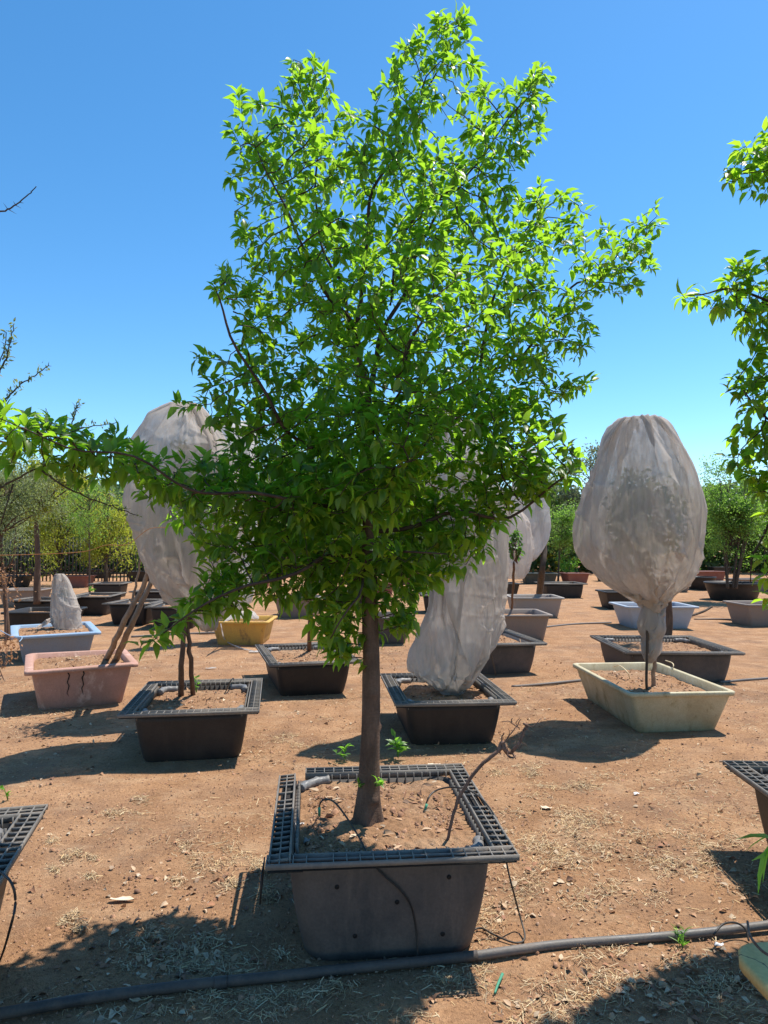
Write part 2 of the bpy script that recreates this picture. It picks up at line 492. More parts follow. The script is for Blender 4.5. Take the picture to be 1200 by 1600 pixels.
# ------------------------------------------------------------------ ground (one sheet to the horizon)
def ground_z(x, y):
    P = np.stack([np.asarray(x, float), np.asarray(y, float), np.zeros_like(np.asarray(x, float))], -1)
    a = np.clip((np.hypot(P[..., 0], P[..., 1]) - 30) / 60, 0, 1)
    return ((fbm(P * 1.3, 5, 3) - 0.5) * 0.045 + (fbm(P * 7, 9, 3) - 0.5) * 0.026) * (1 - a) - 0.004

def build_ground():
    n = 420
    s = np.linspace(-1, 1, n)
    k = 5.2
    X = np.sinh(s * k) / math.sinh(k) * 900
    Y = np.concatenate([np.linspace(-3, 2.2, 40)[:-1], 2.2 + np.sinh(np.linspace(0, 1, 460) * 6.4) / math.sinh(6.4) * 1100])
    gx, gy = np.meshgrid(X, Y)
    V = np.stack([gx, gy, ground_z(gx, gy)], -1).reshape(-1, 3)
    h, w = gx.shape
    i = np.arange(h * w).reshape(h, w)
    q = np.stack([i[:-1, :-1], i[:-1, 1:], i[1:, 1:], i[1:, :-1]], -1).reshape(-1, 4)
    o = link('ground', mk_mesh('ground', V, None, q, True), M['ground'])
    tag(o, 'bare reddish brown nursery earth scattered with straw', 'ground', kind='structure')
build_ground()

# ------------------------------------------------------------------ pots
def grid_strip(mb, L, fw, H, cell=0.052, rows=2, skirt=0.024, fins=True, missing=(), x0=0.0):
    """a lattice strip along +x from x0 to L; outer edge at y=0, inner edge at y=fw"""
    for r in range(rows + 1):
        y = fw * r / rows
        th = 0.0065 if r in (0, rows) else 0.0045
        zb = H - (skirt if r == 0 else 0.034 if r == rows else 0.013)
        yy = y + (0.0035 if r == 0 else -0.0035 if r == rows else 0)
        mb.bar((x0, yy), (L, yy), th, H - (0.0 if r in (0, rows) else 0.0015), zb)
    n = max(2, int(round((L - x0) / cell)))
    for k in range(n + 1):
        if k in missing: continue
        x = x0 + (L - x0) * k / n
        x = min(max(x, x0 + 0.003), L - 0.003)
        mb.bar((x, 0.0085), (x, fw - 0.0085), 0.0046, H - 0.001, H - 0.014)
    if fins:
        m = int((L - x0 - 2 * fw) / 0.042)
        for k in range(m):
            x = x0 + fw + 0.02 + k * 0.042
            mb.bar((x, fw + 0.0125), (x, fw + 0.024), 0.004, H - 0.006, H - 0.072)

def soil_patch(hx, hy, z, seed, dome=0.02, amp=0.018, n=56):
    u = np.linspace(-1, 1, n)
    gx, gy = np.meshgrid(u, u)
    # squircle mapping keeps rounded corners inside the wall
    sx = gx * (1 - 0.06 * gy ** 6); sy = gy * (1 - 0.06 * gx ** 6)
    X, Y = sx * hx, sy * hy
    P = np.stack([X, Y, np.full_like(X, seed)], -1)
    e = np.maximum(abs(gx), abs(gy))
    Z = z + dome * (1 - e ** 2) + (fbm(P * 7, seed, 3) - 0.5) * amp * 2 + (vnoise(P * 38, seed + 5) - 0.5) * amp * 0.9
    V = np.stack([X, Y, Z], -1).reshape(-1, 3)
    i = np.arange(n * n).reshape(n, n)
    q = np.stack([i[:-1, :-1], i[:-1, 1:], i[1:, 1:], i[1:, :-1]], -1).reshape(-1, 4)
    return mk_mesh('soil', V, None, q, True)

POTH = 0.43
def grid_pot(cx, cy, rz, w, d, label, H=POTH, fw=0.095, body=None, rim=None, seed=1, lod=0, soil_z=None, rollers=True, group='black nursery pots with grid rims', name='nursery_pot'):
    root = empty(name, (cx, cy, 0), rz)
    tag(root, label, 'plant pot', group)
    body = body or M['black']; rim = rim or M['grid']
    hx, hy = w / 2 - fw + 0.004, d / 2 - fw + 0.004
    fl = 0.052
    R = [rr(hx - fl - 0.02, hy - fl - 0.02, 0.07, -0.02), rr(hx - fl, hy - fl, 0.085, 0.01)]
    for k in range(1, 7):
        t = k / 6
        bow = 0.006 * math.sin(t * math.pi)
        R.append(rr(hx - fl * (1 - t) + bow, hy - fl * (1 - t) + bow, 0.085 - 0.02 * t, 0.01 + (H - 0.044) * t))
    zt = H - 0.034
    R.append(rr(hx - 0.012, hy - 0.012, 0.055, zt))
    R.append(rr(hx - 0.03, hy - 0.03, 0.055, H * 0.55))
    mb = MB(); mb.rings(R)
    mb.build('body', body, root, True)
    # rim tray under the lattice
    mb = MB()
    a = fw - 0.012
    z1, z0 = H - 0.028, H - 0.033
    X, Y = w / 2 - 0.008, d / 2 - 0.008
    mb.box(-X, X, -Y, -Y + a, z0, z1); mb.box(-X, X, Y - a, Y, z0, z1)
    mb.box(-X, -X + a, -Y + a + 0.001, Y - a - 0.001, z0, z1); mb.box(X - a, X, -Y + a + 0.001, Y - a - 0.001, z0, z1)
    mb.build('rim_tray', M['plate'], root)
    sides = []
    for nm, ang, L, off in (('front', 0, w, (-w / 2, -d / 2)), ('back', math.pi, w, (w / 2, d / 2)),
                            ('right', math.pi / 2, d - 2 * fw, (w / 2, -d / 2 + fw)), ('left', -math.pi / 2, d - 2 * fw, (-w / 2, d / 2 - fw))):
        mb = MB()
        mb.M = Matrix.Translation((off[0], off[1], 0)) @ Matrix.Rotation(ang, 4, 'Z')
        grid_strip(mb, L, fw, H, cell=0.052 if lod == 0 else 0.06, fins=(lod == 0))
        sides.append(mb.build('rim', rim, root))
    if rollers and lod == 0:
        for sx in (-1, 1):
            for sy in (-1, 1):
                mb = MB()
                c = np.array([sx * (hx - 0.03), sy * (hy - 0.03), H - 0.05])
                P = [c + np.array([-sx * 0.02, -sy * 0.15, 0]), c + np.array([-sx * 0.035, -sy * 0.07, 0.005]), c + np.array([-sx * 0.075, -sy * 0.035, 0.005]), c + np.array([-sx * 0.15, -sy * 0.02, 0])]
                P = smooth_path(P, 4)
                rad = 0.026 + 0.004 * (np.arange(len(P)) % 4 == 0)
                mb.tube(P, rad, 10)
                mb.build('corner_coil', M['coil'], root, True)
    sz = soil_z if soil_z is not None else H - 0.075
    o = link('soil', soil_patch(hx - 0.016, hy - 0.016, sz, seed), M['soil'], root)
    if cy < 11: dress_soil(root, hx - .04, hy - .04, sz, seed)
    return root

def plain_tub(cx, cy, rz, w, d, label, mat, H=POTH, lip=0.035, taper=0.11, seed=1, soil_z=None, rimmat=None, group=None, rad=0.05, name='plastic_tub', warp=0.012):
    root = empty(name, (cx, cy, 0), rz)
    tag(root, label, 'plant tub', group)
    hx, hy = w / 2, d / 2
    def wz(R, k=1.0):
        if warp:
            R = R.copy(); R[:, 2] += warp * k * (vnoise(np.stack([R[:, 0] * 3, R[:, 1] * 3, R[:, 2] * 0 + seed], -1), seed) - 0.5)
        return R
    R = []
    bx, by = hx - lip - taper, hy - lip - taper
    tx, ty = hx - lip, hy - lip
    R.append(rr(bx - 0.02, by - 0.02, rad, -0.02)); 
    for k in range(0, 7):
        t = k / 6
        R.append(rr(bx + (tx - bx) * t, by + (ty - by) * t, rad + 0.02 * (1 - t), 0.01 + (H - 0.045) * t))
    mb = MB(); mb.rings(R)
    mb.build('body', mat, root, True)
    mb = MB()
    mb.rings([wz(rr(tx - 0.003, ty - 0.003, rad, H - 0.036)), wz(rr(hx, hy, rad + 0.02, H - 0.036)), wz(rr(hx + 0.001, hy + 0.001, rad + 0.02, H - 0.004)), wz(rr(hx - 0.006, hy - 0.006, rad + 0.02, H)),
              wz(rr(tx - 0.006, ty - 0.006, rad, H)), wz(rr(tx - 0.014, ty - 0.014, rad, H - 0.006)), rr(tx - 0.045, ty - 0.045, rad, H * 0.55)])
    mb.build('rim', rimmat or mat, root, True)
    sz = soil_z if soil_z is not None else H - 0.09
    k = (H - sz) / H
    link('soil', soil_patch(tx - 0.018 - 0.045 * k * 1.4, ty - 0.018 - 0.045 * k * 1.4, sz, seed), M['soil'], root)
    if cy < 12: dress_soil(root, tx - .07, ty - .07, sz, seed)
    return root

def dress_soil(root, hx, hy, z, seed, n=420, dome=.02):
    rng = np.random.default_rng(seed)
    def pts(n):
        P = np.stack([rng.uniform(-hx, hx, n), rng.uniform(-hy, hy, n), np.zeros(n)], 1)
        e = np.maximum(abs(P[:, 0]) / hx, abs(P[:, 1]) / hy)
        P[:, 2] = z + dome * (1 - e ** 2) + .002
        return P
    P = pts(n)
    s = rng.uniform(.003, .011, n) * (1 + (rng.random(n) > .95))
    base = np.array([(1, 0, -.2), (-.5, .87, -.2), (-.5, -.87, -.2), (.4, .5, .6), (-.7, 0, .5), (.3, -.6, .55)])
    V = P[:, None] + base[None] * s[:, None, None] * rng.uniform(.6, 1.3, (n, 6, 3))
    f = np.array([(0, 1, 3), (1, 2, 4), (2, 0, 5), (3, 1, 4), (4, 2, 5), (5, 0, 3), (3, 4, 5)])
    t = (np.arange(n)[:, None, None] * 6 + f[None]).reshape(-1, 3)
    o = link('soil_crumbs', mk_mesh('soil_crumbs', V.reshape(-1, 3), t, None), M['clod'], root); o['kind'] = 'stuff'
    m = n // 3
    P = pts(m); P[:, 2] += .004
    A = unit(np.column_stack([rng.normal(0, 1, (m, 2)), rng.normal(0, .3, m)]))
    L = rng.uniform(.02, .06, m)
    V, t, q = leaf_arrays(P, A, unit(rng.normal(0, .4, (m, 3)) + np.array([0, 0, 1])), L, L * rng.uniform(.12, .5, m), rng)
    o = link('soil_litter', mk_mesh('soil_litter', V, t, q), M['litterleaf'], root); o['kind'] = 'stuff'

def place(pxc, pyf, w, d, rz=0.0, H=POTH):     # centre from the pixel of the front rim's middle
    p = G(pxc, pyf, H)
    return p[0] - math.sin(rz) * d / 2, p[1] + math.cos(rz) * d / 2

# ------------------------------------------------------------------ trees
def colonize(nodes, parent, attr, step, kill, iters, rng, up=0.0, maxd=None):
    nodes = [np.array(p) for p in nodes]; parent = list(parent)
    A = attr.copy()
    arr = np.array(nodes)
    near = np.zeros(len(A), int); dist = np.full(len(A), 1e9)
    for s0 in range(0, len(A), 400):
        dd = np.linalg.norm(A[s0:s0 + 400, None] - arr[None], axis=2)
        near[s0:s0 + 400] = dd.argmin(1); dist[s0:s0 + 400] = dd.min(1)
    alive = np.ones(len(A), bool)
    alive &= dist > kill
    for it in range(iters):
        if not alive.any(): break
        idx = np.where(alive)[0]
        arr = np.array(nodes)
        dv = unit(A[idx] - arr[near[idx]])
        acc = {}
        order = near[idx]
        uq, inv = np.unique(order, return_inverse=True)
        S = np.zeros((len(uq), 3))
        np.add.at(S, inv, dv)
        S = unit(S) + rng.normal(0, 0.12, S.shape) + np.array([0, 0, up])
        new = arr[uq] + unit(S) * step
        # drop new nodes that fall on existing ones
        keep = []
        for k, p in enumerate(new):
            if np.min(np.linalg.norm(arr - p, axis=1)) > step * 0.35:
                keep.append(k)
        if not keep:
            break
        start = len(nodes)
        for k in keep:
            nodes.append(new[k]); parent.append(int(uq[k]))
        nn = new[keep]
        dd = np.linalg.norm(A[idx][:, None] - nn[None], axis=2)
        m = dd.argmin(1); md = dd.min(1)
        better = md < dist[idx]
        near[idx[better]] = start + m[better]; dist[idx[better]] = md[better]
        alive[idx] = dist[idx] > kill
    return np.array(nodes), np.array(parent)

def twig_mesh(nodes, parent, rad, nsk, first=0, sides=5):
    n = len(nodes)
    ch = [[] for _ in range(n)]
    for i in range(n):
        if parent[i] >= 0: ch[parent[i]].append(i)
    mb = MB()
    starts = []
    for i in range(n):
        for c in ch[i]:
            if i < nsk and c >= nsk: starts.append((i, c))
    while starts:
        p, c = starts.pop()
        path = [p, c]
        while ch[path[-1]]:
            cs = sorted(ch[path[-1]], key=lambda q: -rad[q])
            for q in cs[1:]: starts.append((path[-1], q))
            path.append(cs[0])
        P = nodes[path]
        r = rad[path].copy(); r[0] = r[1]
        mb.tube(P, r, sides, cap=False)
    return mb

LT = np.array([(0, 0, 0), (0.33, 0, 0.02), (0.68, 0, 0.0), (1.0, 0, -0.10), (0.30, 0.5, 0.10), (0.66, 0.36, 0.06), (0.30, -0.5, 0.10), (0.66, -0.36, 0.06)])
def leaf_arrays(P, A, Nn, L, W, rng):
    n = len(P)
    A = unit(A); S = unit(np.cross(Nn, A)); U = np.cross(A, S)
    L = np.asarray(L).reshape(-1, 1, 1) * np.ones((n, 1, 1)); W = np.asarray(W).reshape(-1, 1, 1) * np.ones((n, 1, 1))
    x = LT[None, :, 0:1]; y = LT[None, :, 1:2]; z = LT[None, :, 2:3]
    curl = rng.uniform(0.0, 0.22, (n, 1, 1))
    fold = rng.uniform(0.3, 1.9, (n, 1, 1))
    V = P[:, None] + L * x * A[:, None] + W * y * S[:, None] + (W * z * 2.2 * fold - L * curl * x * x) * U[:, None]
    b = np.arange(n)[:, None] * 8
    tris = (b[:, :, None] + np.array([(0, 1, 4), (2, 3, 5), (0, 6, 1), (2, 7, 3)])[None]).reshape(-1, 3)
    quads = (b[:, :, None] + np.array([(1, 2, 5, 4), (1, 6, 7, 2)])[None]).reshape(-1, 4)
    return V.reshape(-1, 3), tris, quads

def simple_leaves(P, A, Nn, L, W):
    n = len(P)
    A = unit(A); S = unit(np.cross(Nn, A)); U = np.cross(A, S)
    L = (np.asarray(L) * np.ones(n))[:, None]; W = (np.asarray(W) * np.ones(n))[:, None]
    V = np.stack([P, P + A * L * 0.45 + S * W * 0.5 + U * W * 0.12, P + A * L, P + A * L * 0.45 - S * W * 0.5 + U * W * 0.12], 1)
    q = np.arange(n * 4).reshape(n, 4)
    return V.reshape(-1, 3), q

def skeleton_from_limbs(limbs, step=0.06):
    """limbs: list of (points (n,3), radii (n,)); each later limb is attached to the nearest node of the ones before"""
    nodes = []; parent = []; rad = []; paths = []
    for P, R in limbs:
        P = smooth_path(P, 5)
        R = np.interp(np.linspace(0, 1, len(P)), np.linspace(0, 1, len(R)), R)
        seg = np.linalg.norm(np.diff(P, axis=0), axis=1); s = np.concatenate([[0], np.cumsum(seg)])
        k = max(2, int(s[-1] / step) + 1)
        t = np.linspace(0, s[-1], k)
        Q = np.stack([np.interp(t, s, P[:, i]) for i in range(3)], 1)
        RR = np.interp(t, s, R)
        base = len(nodes)
        if nodes:
            pn = int(np.argmin(np.linalg.norm(np.array(nodes) - Q[0], axis=1)))
        else: pn = -1
        for i in range(k):
            nodes.append(Q[i]); parent.append(pn if i == 0 else base + i - 1); rad.append(RR[i])
        if pn >= 0: Q = np.vstack([nodes[pn], Q]); RR = np.concatenate([[min(RR[0], rad[pn])], RR])
        paths.append((Q, RR))
    return np.array(nodes), parent, rad, paths

def grown_tree(name, label, cat, root_loc, limbs, attr, leafmat, barkmat, rng, step=0.055, kill=0.085, leaf=(0.062, 0.030), per=2.4, tipr=0.0016, jitter=0.004, group=None, droop=0.30, simple=False, leafr=.0052, sizez=False):
    root = empty(name, root_loc)
    tag(root, label, cat, group)
    nodes, parent, rad0, paths = skeleton_from_limbs(limbs, 0.06)
    nsk = len(nodes)
    nodes, parent = colonize(nodes, parent, attr, step, kill, 70, rng, up=0.05)
    n = len(nodes)
    acc = np.zeros(n)
    haschild = np.zeros(n, bool)
    for i in range(n - 1, -1, -1):
        if acc[i] == 0: acc[i] = tipr ** 2.2
        if parent[i] >= 0 and i >= nsk:
            acc[parent[i]] += acc[i]; haschild[parent[i]] = True
    rad = acc ** (1 / 2.2)
    rad[nsk:] = np.minimum(rad[nsk:], 0.011)
    nodes[nsk:] += rng.normal(0, jitter, (n - nsk, 3))
    mb = MB()
    for k, (Q, RR) in enumerate(paths):
        mb2 = mb
        Qj = Q.copy()
        if k > 0:
            sl = np.linspace(0, len(Qj) * .22, len(Qj)) + k * 17.3
            wob = np.stack([vnoise(np.stack([sl, sl * 0 + c * 9.1, sl * 0], -1), 5) - .5 for c in range(3)], -1) * (.11 if len(Qj) < 26 else .08)
            wob *= np.minimum(1, np.arange(len(Qj)) / 5.0)[:, None]
            Qj = Qj + wob; RR = RR * .8
        if k == 0:
            mt = MB(); th = MB()
            Qf = smooth_path(Qj, 5); Rf = np.interp(np.linspace(0, 1, len(Qf)), np.linspace(0, 1, len(RR)), RR)
            mt.tube(Qf, Rf, 28)
            Vt = mt.v[0]; nq = len(Qf) * 28
            cen = np.repeat(Qf, 28, axis=0); dv = Vt[:nq] - cen
            base_k = np.exp(-np.maximum(Vt[:nq, 2] - Qf[0, 2], 0) / .07)
            ang = np.arctan2(dv[:, 1], dv[:, 0])
            f = 1 + .16 * (vnoise(Vt[:nq] * np.array([26, 26, 9]), 3) - .5) + .05 * (vnoise(Vt[:nq] * np.array([60, 60, 120]), 4) - .5) + base_k * (.22 * np.cos(ang * 5 + 1) + .12 * np.cos(ang * 3))
            for kz, ka in ((.62, 2.2), (.80, .4), (.95, -1.2), (1.12, -2.0), (.50, -1.0)):
                f = f + .30 * np.exp(-((Vt[:nq, 2] - kz) / .014) ** 2 - (np.angle(np.exp(1j * (ang - ka))) / .35) ** 2)
            mt.v[0][:nq] = cen + dv * f[:, None]
            trunk = mt.build('trunk', barkmat, root, True, world=True)
        else:
            mb.tube(Qj, RR, 8)
    tw = twig_mesh(nodes, parent, rad, nsk)
    if tw.n:
        mb.v += tw.v
        mb.q += [q + mb.n for q in tw.q]; mb.t += [t + mb.n for t in tw.t]; mb.n += tw.n
    if mb.n: mb.build('branches', M['bark_limb'], root, True, world=True)
    # leaves along thin twigs
    par = np.array(parent)
    ids = np.array([i for i in range(nsk, n) if rad[i] < leafr])
    tips = np.array([i for i in range(nsk, n) if not haschild[i]])
    reps = rng.poisson(per, len(ids))
    src = np.concatenate([np.repeat(ids, reps), np.repeat(tips, 3)])
    td = unit(nodes[src] - nodes[par[src]])
    t = rng.uniform(0, 1, len(src))[:, None]
    P = nodes[src] * t + nodes[par[src]] * (1 - t)
    rnd = unit(rng.normal(0, 1, (len(src), 3)))
    side = unit(np.cross(td, rnd))
    A = unit(0.45 * td + 0.85 * side + np.array([0, 0, -droop]))
    P = P + A * 0.008
    Nn = unit(np.array([0, 0, 1.0]) + rng.normal(0, 0.32, (len(src), 3)))
    L = (0.45 + 0.85 * rng.beta(2.2, 1.6, len(src))) * leaf[0]
    if sizez: L = L * np.interp(P[:, 2], [1.4, 2.6], [1.15, .88])
    W = L * leaf[1] / leaf[0] * rng.uniform(0.8, 1.15, len(src))
    if simple:
        V, q = simple_leaves(P, A, Nn, L, W)
        link('crown', mk_mesh('crown', V, None, q), leafmat, root, True)
    else:
        V, tr, q = leaf_arrays(P, A, Nn, L, W, rng)
        link('crown', mk_mesh('crown', V, tr, q, True), leafmat, root, True)
    print(name, 'nodes', n, 'leaves', len(src))
    return root

def in_poly(pts, poly):
    x, y = pts[:, 0], pts[:, 1]
    inside = np.zeros(len(pts), bool)
    j = len(poly) - 1
    for i in range(len(poly)):
        xi, yi = poly[i]; xj, yj = poly[j]
        c = ((yi > y) != (yj > y)) & (x < (xj - xi) * (y - yi) / (yj - yi + 1e-9) + xi)
        inside ^= c
        j = i
    return inside

def poly_dist(pts, poly):
    d = np.full(len(pts), 1e9)
    P = np.array(poly, float)
    for i in range(len(P)):
        a, b = P[i - 1], P[i]
        ab = b - a
        t = np.clip(((pts - a) @ ab) / (ab @ ab + 1e-9), 0, 1)
        d = np.minimum(d, np.linalg.norm(pts - (a + t[:, None] * ab), axis=1))
    return d

def lp(pts, d=None):
    return np.array([D(p[0], p[1], p[2] if len(p) > 2 else d) for p in pts])

# ----- the big tree in the middle
POLY = [(478,84),(518,118),(540,172),(575,195),(592,175),(598,112),(640,64),(685,38),(712,18),(734,42),(733,92),(748,132),(768,158),(815,115),(848,105),(858,150),(838,228),(812,272),(850,302),(900,326),(930,365),(975,352),(1008,326),(1032,355),(1008,402),(1012,440),(960,476),(918,474),(915,540),(880,572),(922,602),(868,640),(872,684),(912,712),(896,756),(845,790),(792,806),(768,850),(752,885),(700,898),(672,920),(655,985),(612,992),(596,948),(562,962),(560,1030),(530,1045),(500,1008),(470,940),(405,950),(345,962),(272,992),(230,1030),(212,1015),(246,970),(296,936),(332,888),(350,868),(305,850),(262,822),(240,790),(200,748),(140,760),(80,742),(0,722),(-60,700),(-40,626),(40,624),(120,662),(210,680),(270,722),(330,704),(358,690),(300,650),(262,634),(300,625),(335,600),(300,556),(350,562),(392,556),(372,500),(330,434),(362,412),(382,340),(362,292),(376,240),(360,182),(368,156),(410,156),(450,164),(452,112)]
POLY = [(600 + (x - 600) * (1.05 if y < 640 else 1.0), y - max(0, 620 - y) * .028) for x, y in POLY]
def tree_depth(x, y):
    d = 3.06 + 0.0 * x
    d = d - 0.62 * np.clip((400 - x) / 400, 0, 1.1) * (y < 800)
    d = d - 0.42 * np.clip((500 - x) / 300, 0, 1) * (y >= 850)
    d = d + 0.35 * np.clip((x - 700) / 320, 0, 1) * (y < 640)
    d = d - 0.15 * np.clip((x - 750) / 150, 0, 1) * (y > 680)
    return d

def main_tree():
    rng = np.random.default_rng(11)
    limbs = [
        (lp([(573,1300,3.06),(575,1250,3.06),(578,1180,3.06),(580,1090,3.06),(579,990,3.06),(577,900,3.06),(577,800,3.06),(576,700,3.06),(572,610,3.06),(560,556,3.05)]),
         [0.078, 0.052, 0.042, 0.039, 0.037, 0.034, 0.029, 0.024, 0.019, 0.014]),
        (lp([(560,556,3.05),(545,515,3.0),(505,472,2.95),(470,400,2.9),(440,320,2.9),(400,230,2.9)]), [0.015,0.013,0.010,0.008,0.006,0.003]),
        (lp([(574,620,3.06),(592,540,3.1),(612,470,3.2),(650,400,3.2),(700,340,3.3),(745,280,3.3)]), [0.016,0.014,0.012,0.009,0.007,0.004]),
        (lp([(577,775,3.06),(640,712,3.2),(700,650,3.3),(745,590,3.4),(772,470,3.4),(810,390,3.4),(840,330,3.4)]), [0.018,0.016,0.014,0.012,0.008,0.006,0.003]),
        (lp([(748,580,3.4),(800,556,3.45),(860,510,3.5),(940,430,3.5),(1005,362,3.5)]), [0.010,0.009,0.008,0.006,0.003]),
        (lp([(577,735,3.06),(530,718,2.95),(455,680,2.85),(410,610,2.8),(370,500,2.8),(345,446,2.8)]), [0.015,0.013,0.011,0.008,0.006,0.003]),
        (lp([(577,810,3.06),(480,796,2.8),(330,767,2.6),(240,748,2.5),(150,705,2.42),(60,675,2.38),(0,662,2.35)]), [0.012,0.009,0.0065,0.0055,0.0045,0.0035,0.002]),
        (lp([(577,868,3.06),(490,880,2.8),(400,915,2.7),(320,948,2.66),(240,1000,2.62)]), [0.013,0.010,0.008,0.006,0.003]),
        (lp([(578,830,3.06),(680,812,3.0),(780,798,2.95),(850,752,2.92),(900,715,2.92)]), [0.013,0.010,0.008,0.006,0.003]),
        (lp([(560,556,3.05),(556,450,3.1),(570,350,3.15),(600,260,3.15),(650,170,3.2),(690,90,3.2),(715,40,3.2)]), [0.014,0.012,0.010,0.008,0.006,0.004,0.002]),
        (lp([(545,515,3.0),(520,420,3.15),(490,300,3.2),(480,180,3.2),(478,112,3.2)]), [0.009,0.008,0.006,0.004,0.002]),
        (lp([(612,470,3.2),(640,360,3.1),(700,300,3.05),(765,225,3.05),(825,148,3.05)]), [0.008,0.007,0.006,0.004,0.002]),
        (lp([(577,872,3.06),(640,878,2.82),(700,880,2.72)]), [0.008,0.006,0.003]),
        (lp([(577,880,3.06),(545,920,2.8),(525,985,2.72)]), [0.008,0.006,0.003]),
        (lp([(577,700,3.06),(600,640,2.75),(620,590,2.6)]), [0.010,0.008,0.004]),
        (lp([(577,680,3.06),(560,600,3.4),(540,540,3.55)]), [0.010,0.008,0.004]),
        (lp([(577,790,3.06),(610,740,2.8),(640,720,2.55)]), [0.010,0.008,0.004]),
        (lp([(577,760,3.06),(520,760,3.4),(470,750,3.6)]), [0.010,0.008,0.004]),
        (lp([(577,745,3.06),(650,740,3.4),(720,720,3.6)]), [0.010,0.008,0.004]),
    ]
    N0 = 19000
    pts = np.stack([rng.uniform(-60, 1040, N0), rng.uniform(10, 1050, N0)], 1)
    pts = np.vstack([pts, np.stack([rng.uniform(-60, 340, 2200), rng.uniform(630, 770, 2200)], 1), np.stack([rng.uniform(300, 900, 7000), rng.uniform(640, 1040, 7000)], 1),
                     np.stack([rng.uniform(640, 930, 3500), rng.uniform(600, 830, 3500)], 1), np.stack([rng.uniform(440, 900, 8000), rng.uniform(740, 940, 8000)], 1), np.stack([rng.uniform(230, 560, 5500), rng.uniform(740, 1010, 5500)], 1)])
    pts = pts[in_poly(pts, POLY)]
    dist = poly_dist(pts, POLY)
    dep = tree_depth(pts[:, 0], pts[:, 1])
    T = np.minimum(0.62, 0.05 + dist / F * 3.06 * 0.95)
    sg = np.where(rng.random(len(pts)) < .5, -1, 1)
    rr0 = rng.uniform(0, 1, len(pts))
    dep = dep + np.where(pts[:, 1] > 620, np.where(rng.random(len(pts)) < .62, -1, 1) * rr0, sg * np.sqrt(rr0)) * T
    A = np.array([D(a, b, c) for (a, b), c in zip(pts, dep)])
    keep = vnoise(A * 3.6, 3) > rng.uniform(0.24, 0.38, len(A))
    low = pts[:, 1] > 620
    keep2 = np.where(low, True, rng.uniform(0, 1, len(A)) < 0.78)
    edge = dist < 28
    A = A[(keep | (edge & (rng.uniform(0, 1, len(A)) < 0.7))) & keep2]
    print('attractors', len(A))
    base = G(575, 1283, 0.37)
    r = grown_tree('leafy_tree', 'tall leafy green tree with a bare brown trunk rising from the front grid-rimmed pot', 'tree', (base[0], base[1], 0.36), limbs, A, M['leaf'], M['bark'], rng, per=4.5, leaf=(0.062, 0.0265), step=.05, kill=.062, leafr=.0038, droop=.06, sizez=True)
    return r
main_root = main_tree()

# ----- right edge tree of the same kind
RPOLY = [(1118,282),(1150,215),(1200,196),(1330,80),(1560,120),(1700,420),(1640,760),(1400,860),(1250,900),(1205,950),(1185,900),(1195,800),(1135,716),(1128,682),(1162,650),(1122,618),(1135,585),(1168,560),(1152,505),(1100,488),(1052,474),(1068,452),(1130,436),(1142,398),(1190,405),(1230,360),(1215,318),(1150,296)]
def right_tree():
    rng = np.random.default_rng(5)
    tx, ty = 2.28, 3.1
    t0 = np.array([tx, ty, 0.36])
    limbs = [(np.array([t0, (tx+.01, ty, 0.9), (tx-.02, ty, 1.5), (tx, ty+.02, 2.1), (tx-.03, ty, 2.8), (tx, ty, 3.4)]), [0.055,0.042,0.036,0.028,0.018,0.006]),
             (np.array([(tx, ty, 1.5), D(1290,700,3.1), D(1200,650,3.05), D(1150,605,3.0)]), [0.014,0.011,0.007,0.003]),
             (np.array([(tx, ty, 1.9), D(1290,520,3.1), D(1180,470,3.05), D(1070,465,3.0)]), [0.014,0.011,0.007,0.003]),
             (np.array([(tx, ty, 2.5), D(1300,340,3.1), D(1200,262,3.1), D(1135,282,3.1)]), [0.012,0.009,0.006,0.003]),
             (np.array([(tx, ty, 1.3), D(1280,760,3.1), D(1205,840,3.1), D(1195,920,3.1)]), [0.012,0.009,0.006,0.003])]
    N0 = 14000
    pts = np.stack([rng.uniform(1040, 1700, N0), rng.uniform(70, 960, N0)], 1)
    pts = pts[in_poly(pts, RPOLY)]
    dist = poly_dist(pts, RPOLY)
    dep = 3.08 + rng.uniform(-1, 1, len(pts)) * np.minimum(0.5, 0.05 + dist / F * 2.6)
    A = np.array([D(a, b, c) for (a, b), c in zip(pts, dep)])
    A = A[(vnoise(A * 3.6, 8) > 0.26) | (A[:, 0] < 1.75)]
    grown_tree('leafy_tree', 'leafy green tree whose crown reaches in from the right edge of the picture', 'tree', (tx, ty, 0.36), limbs, A, M['leaf2'], M['bark'], rng, per=3.6, leaf=(0.064, 0.029), step=.05, kill=.065, leafr=.0045)
right_tree()

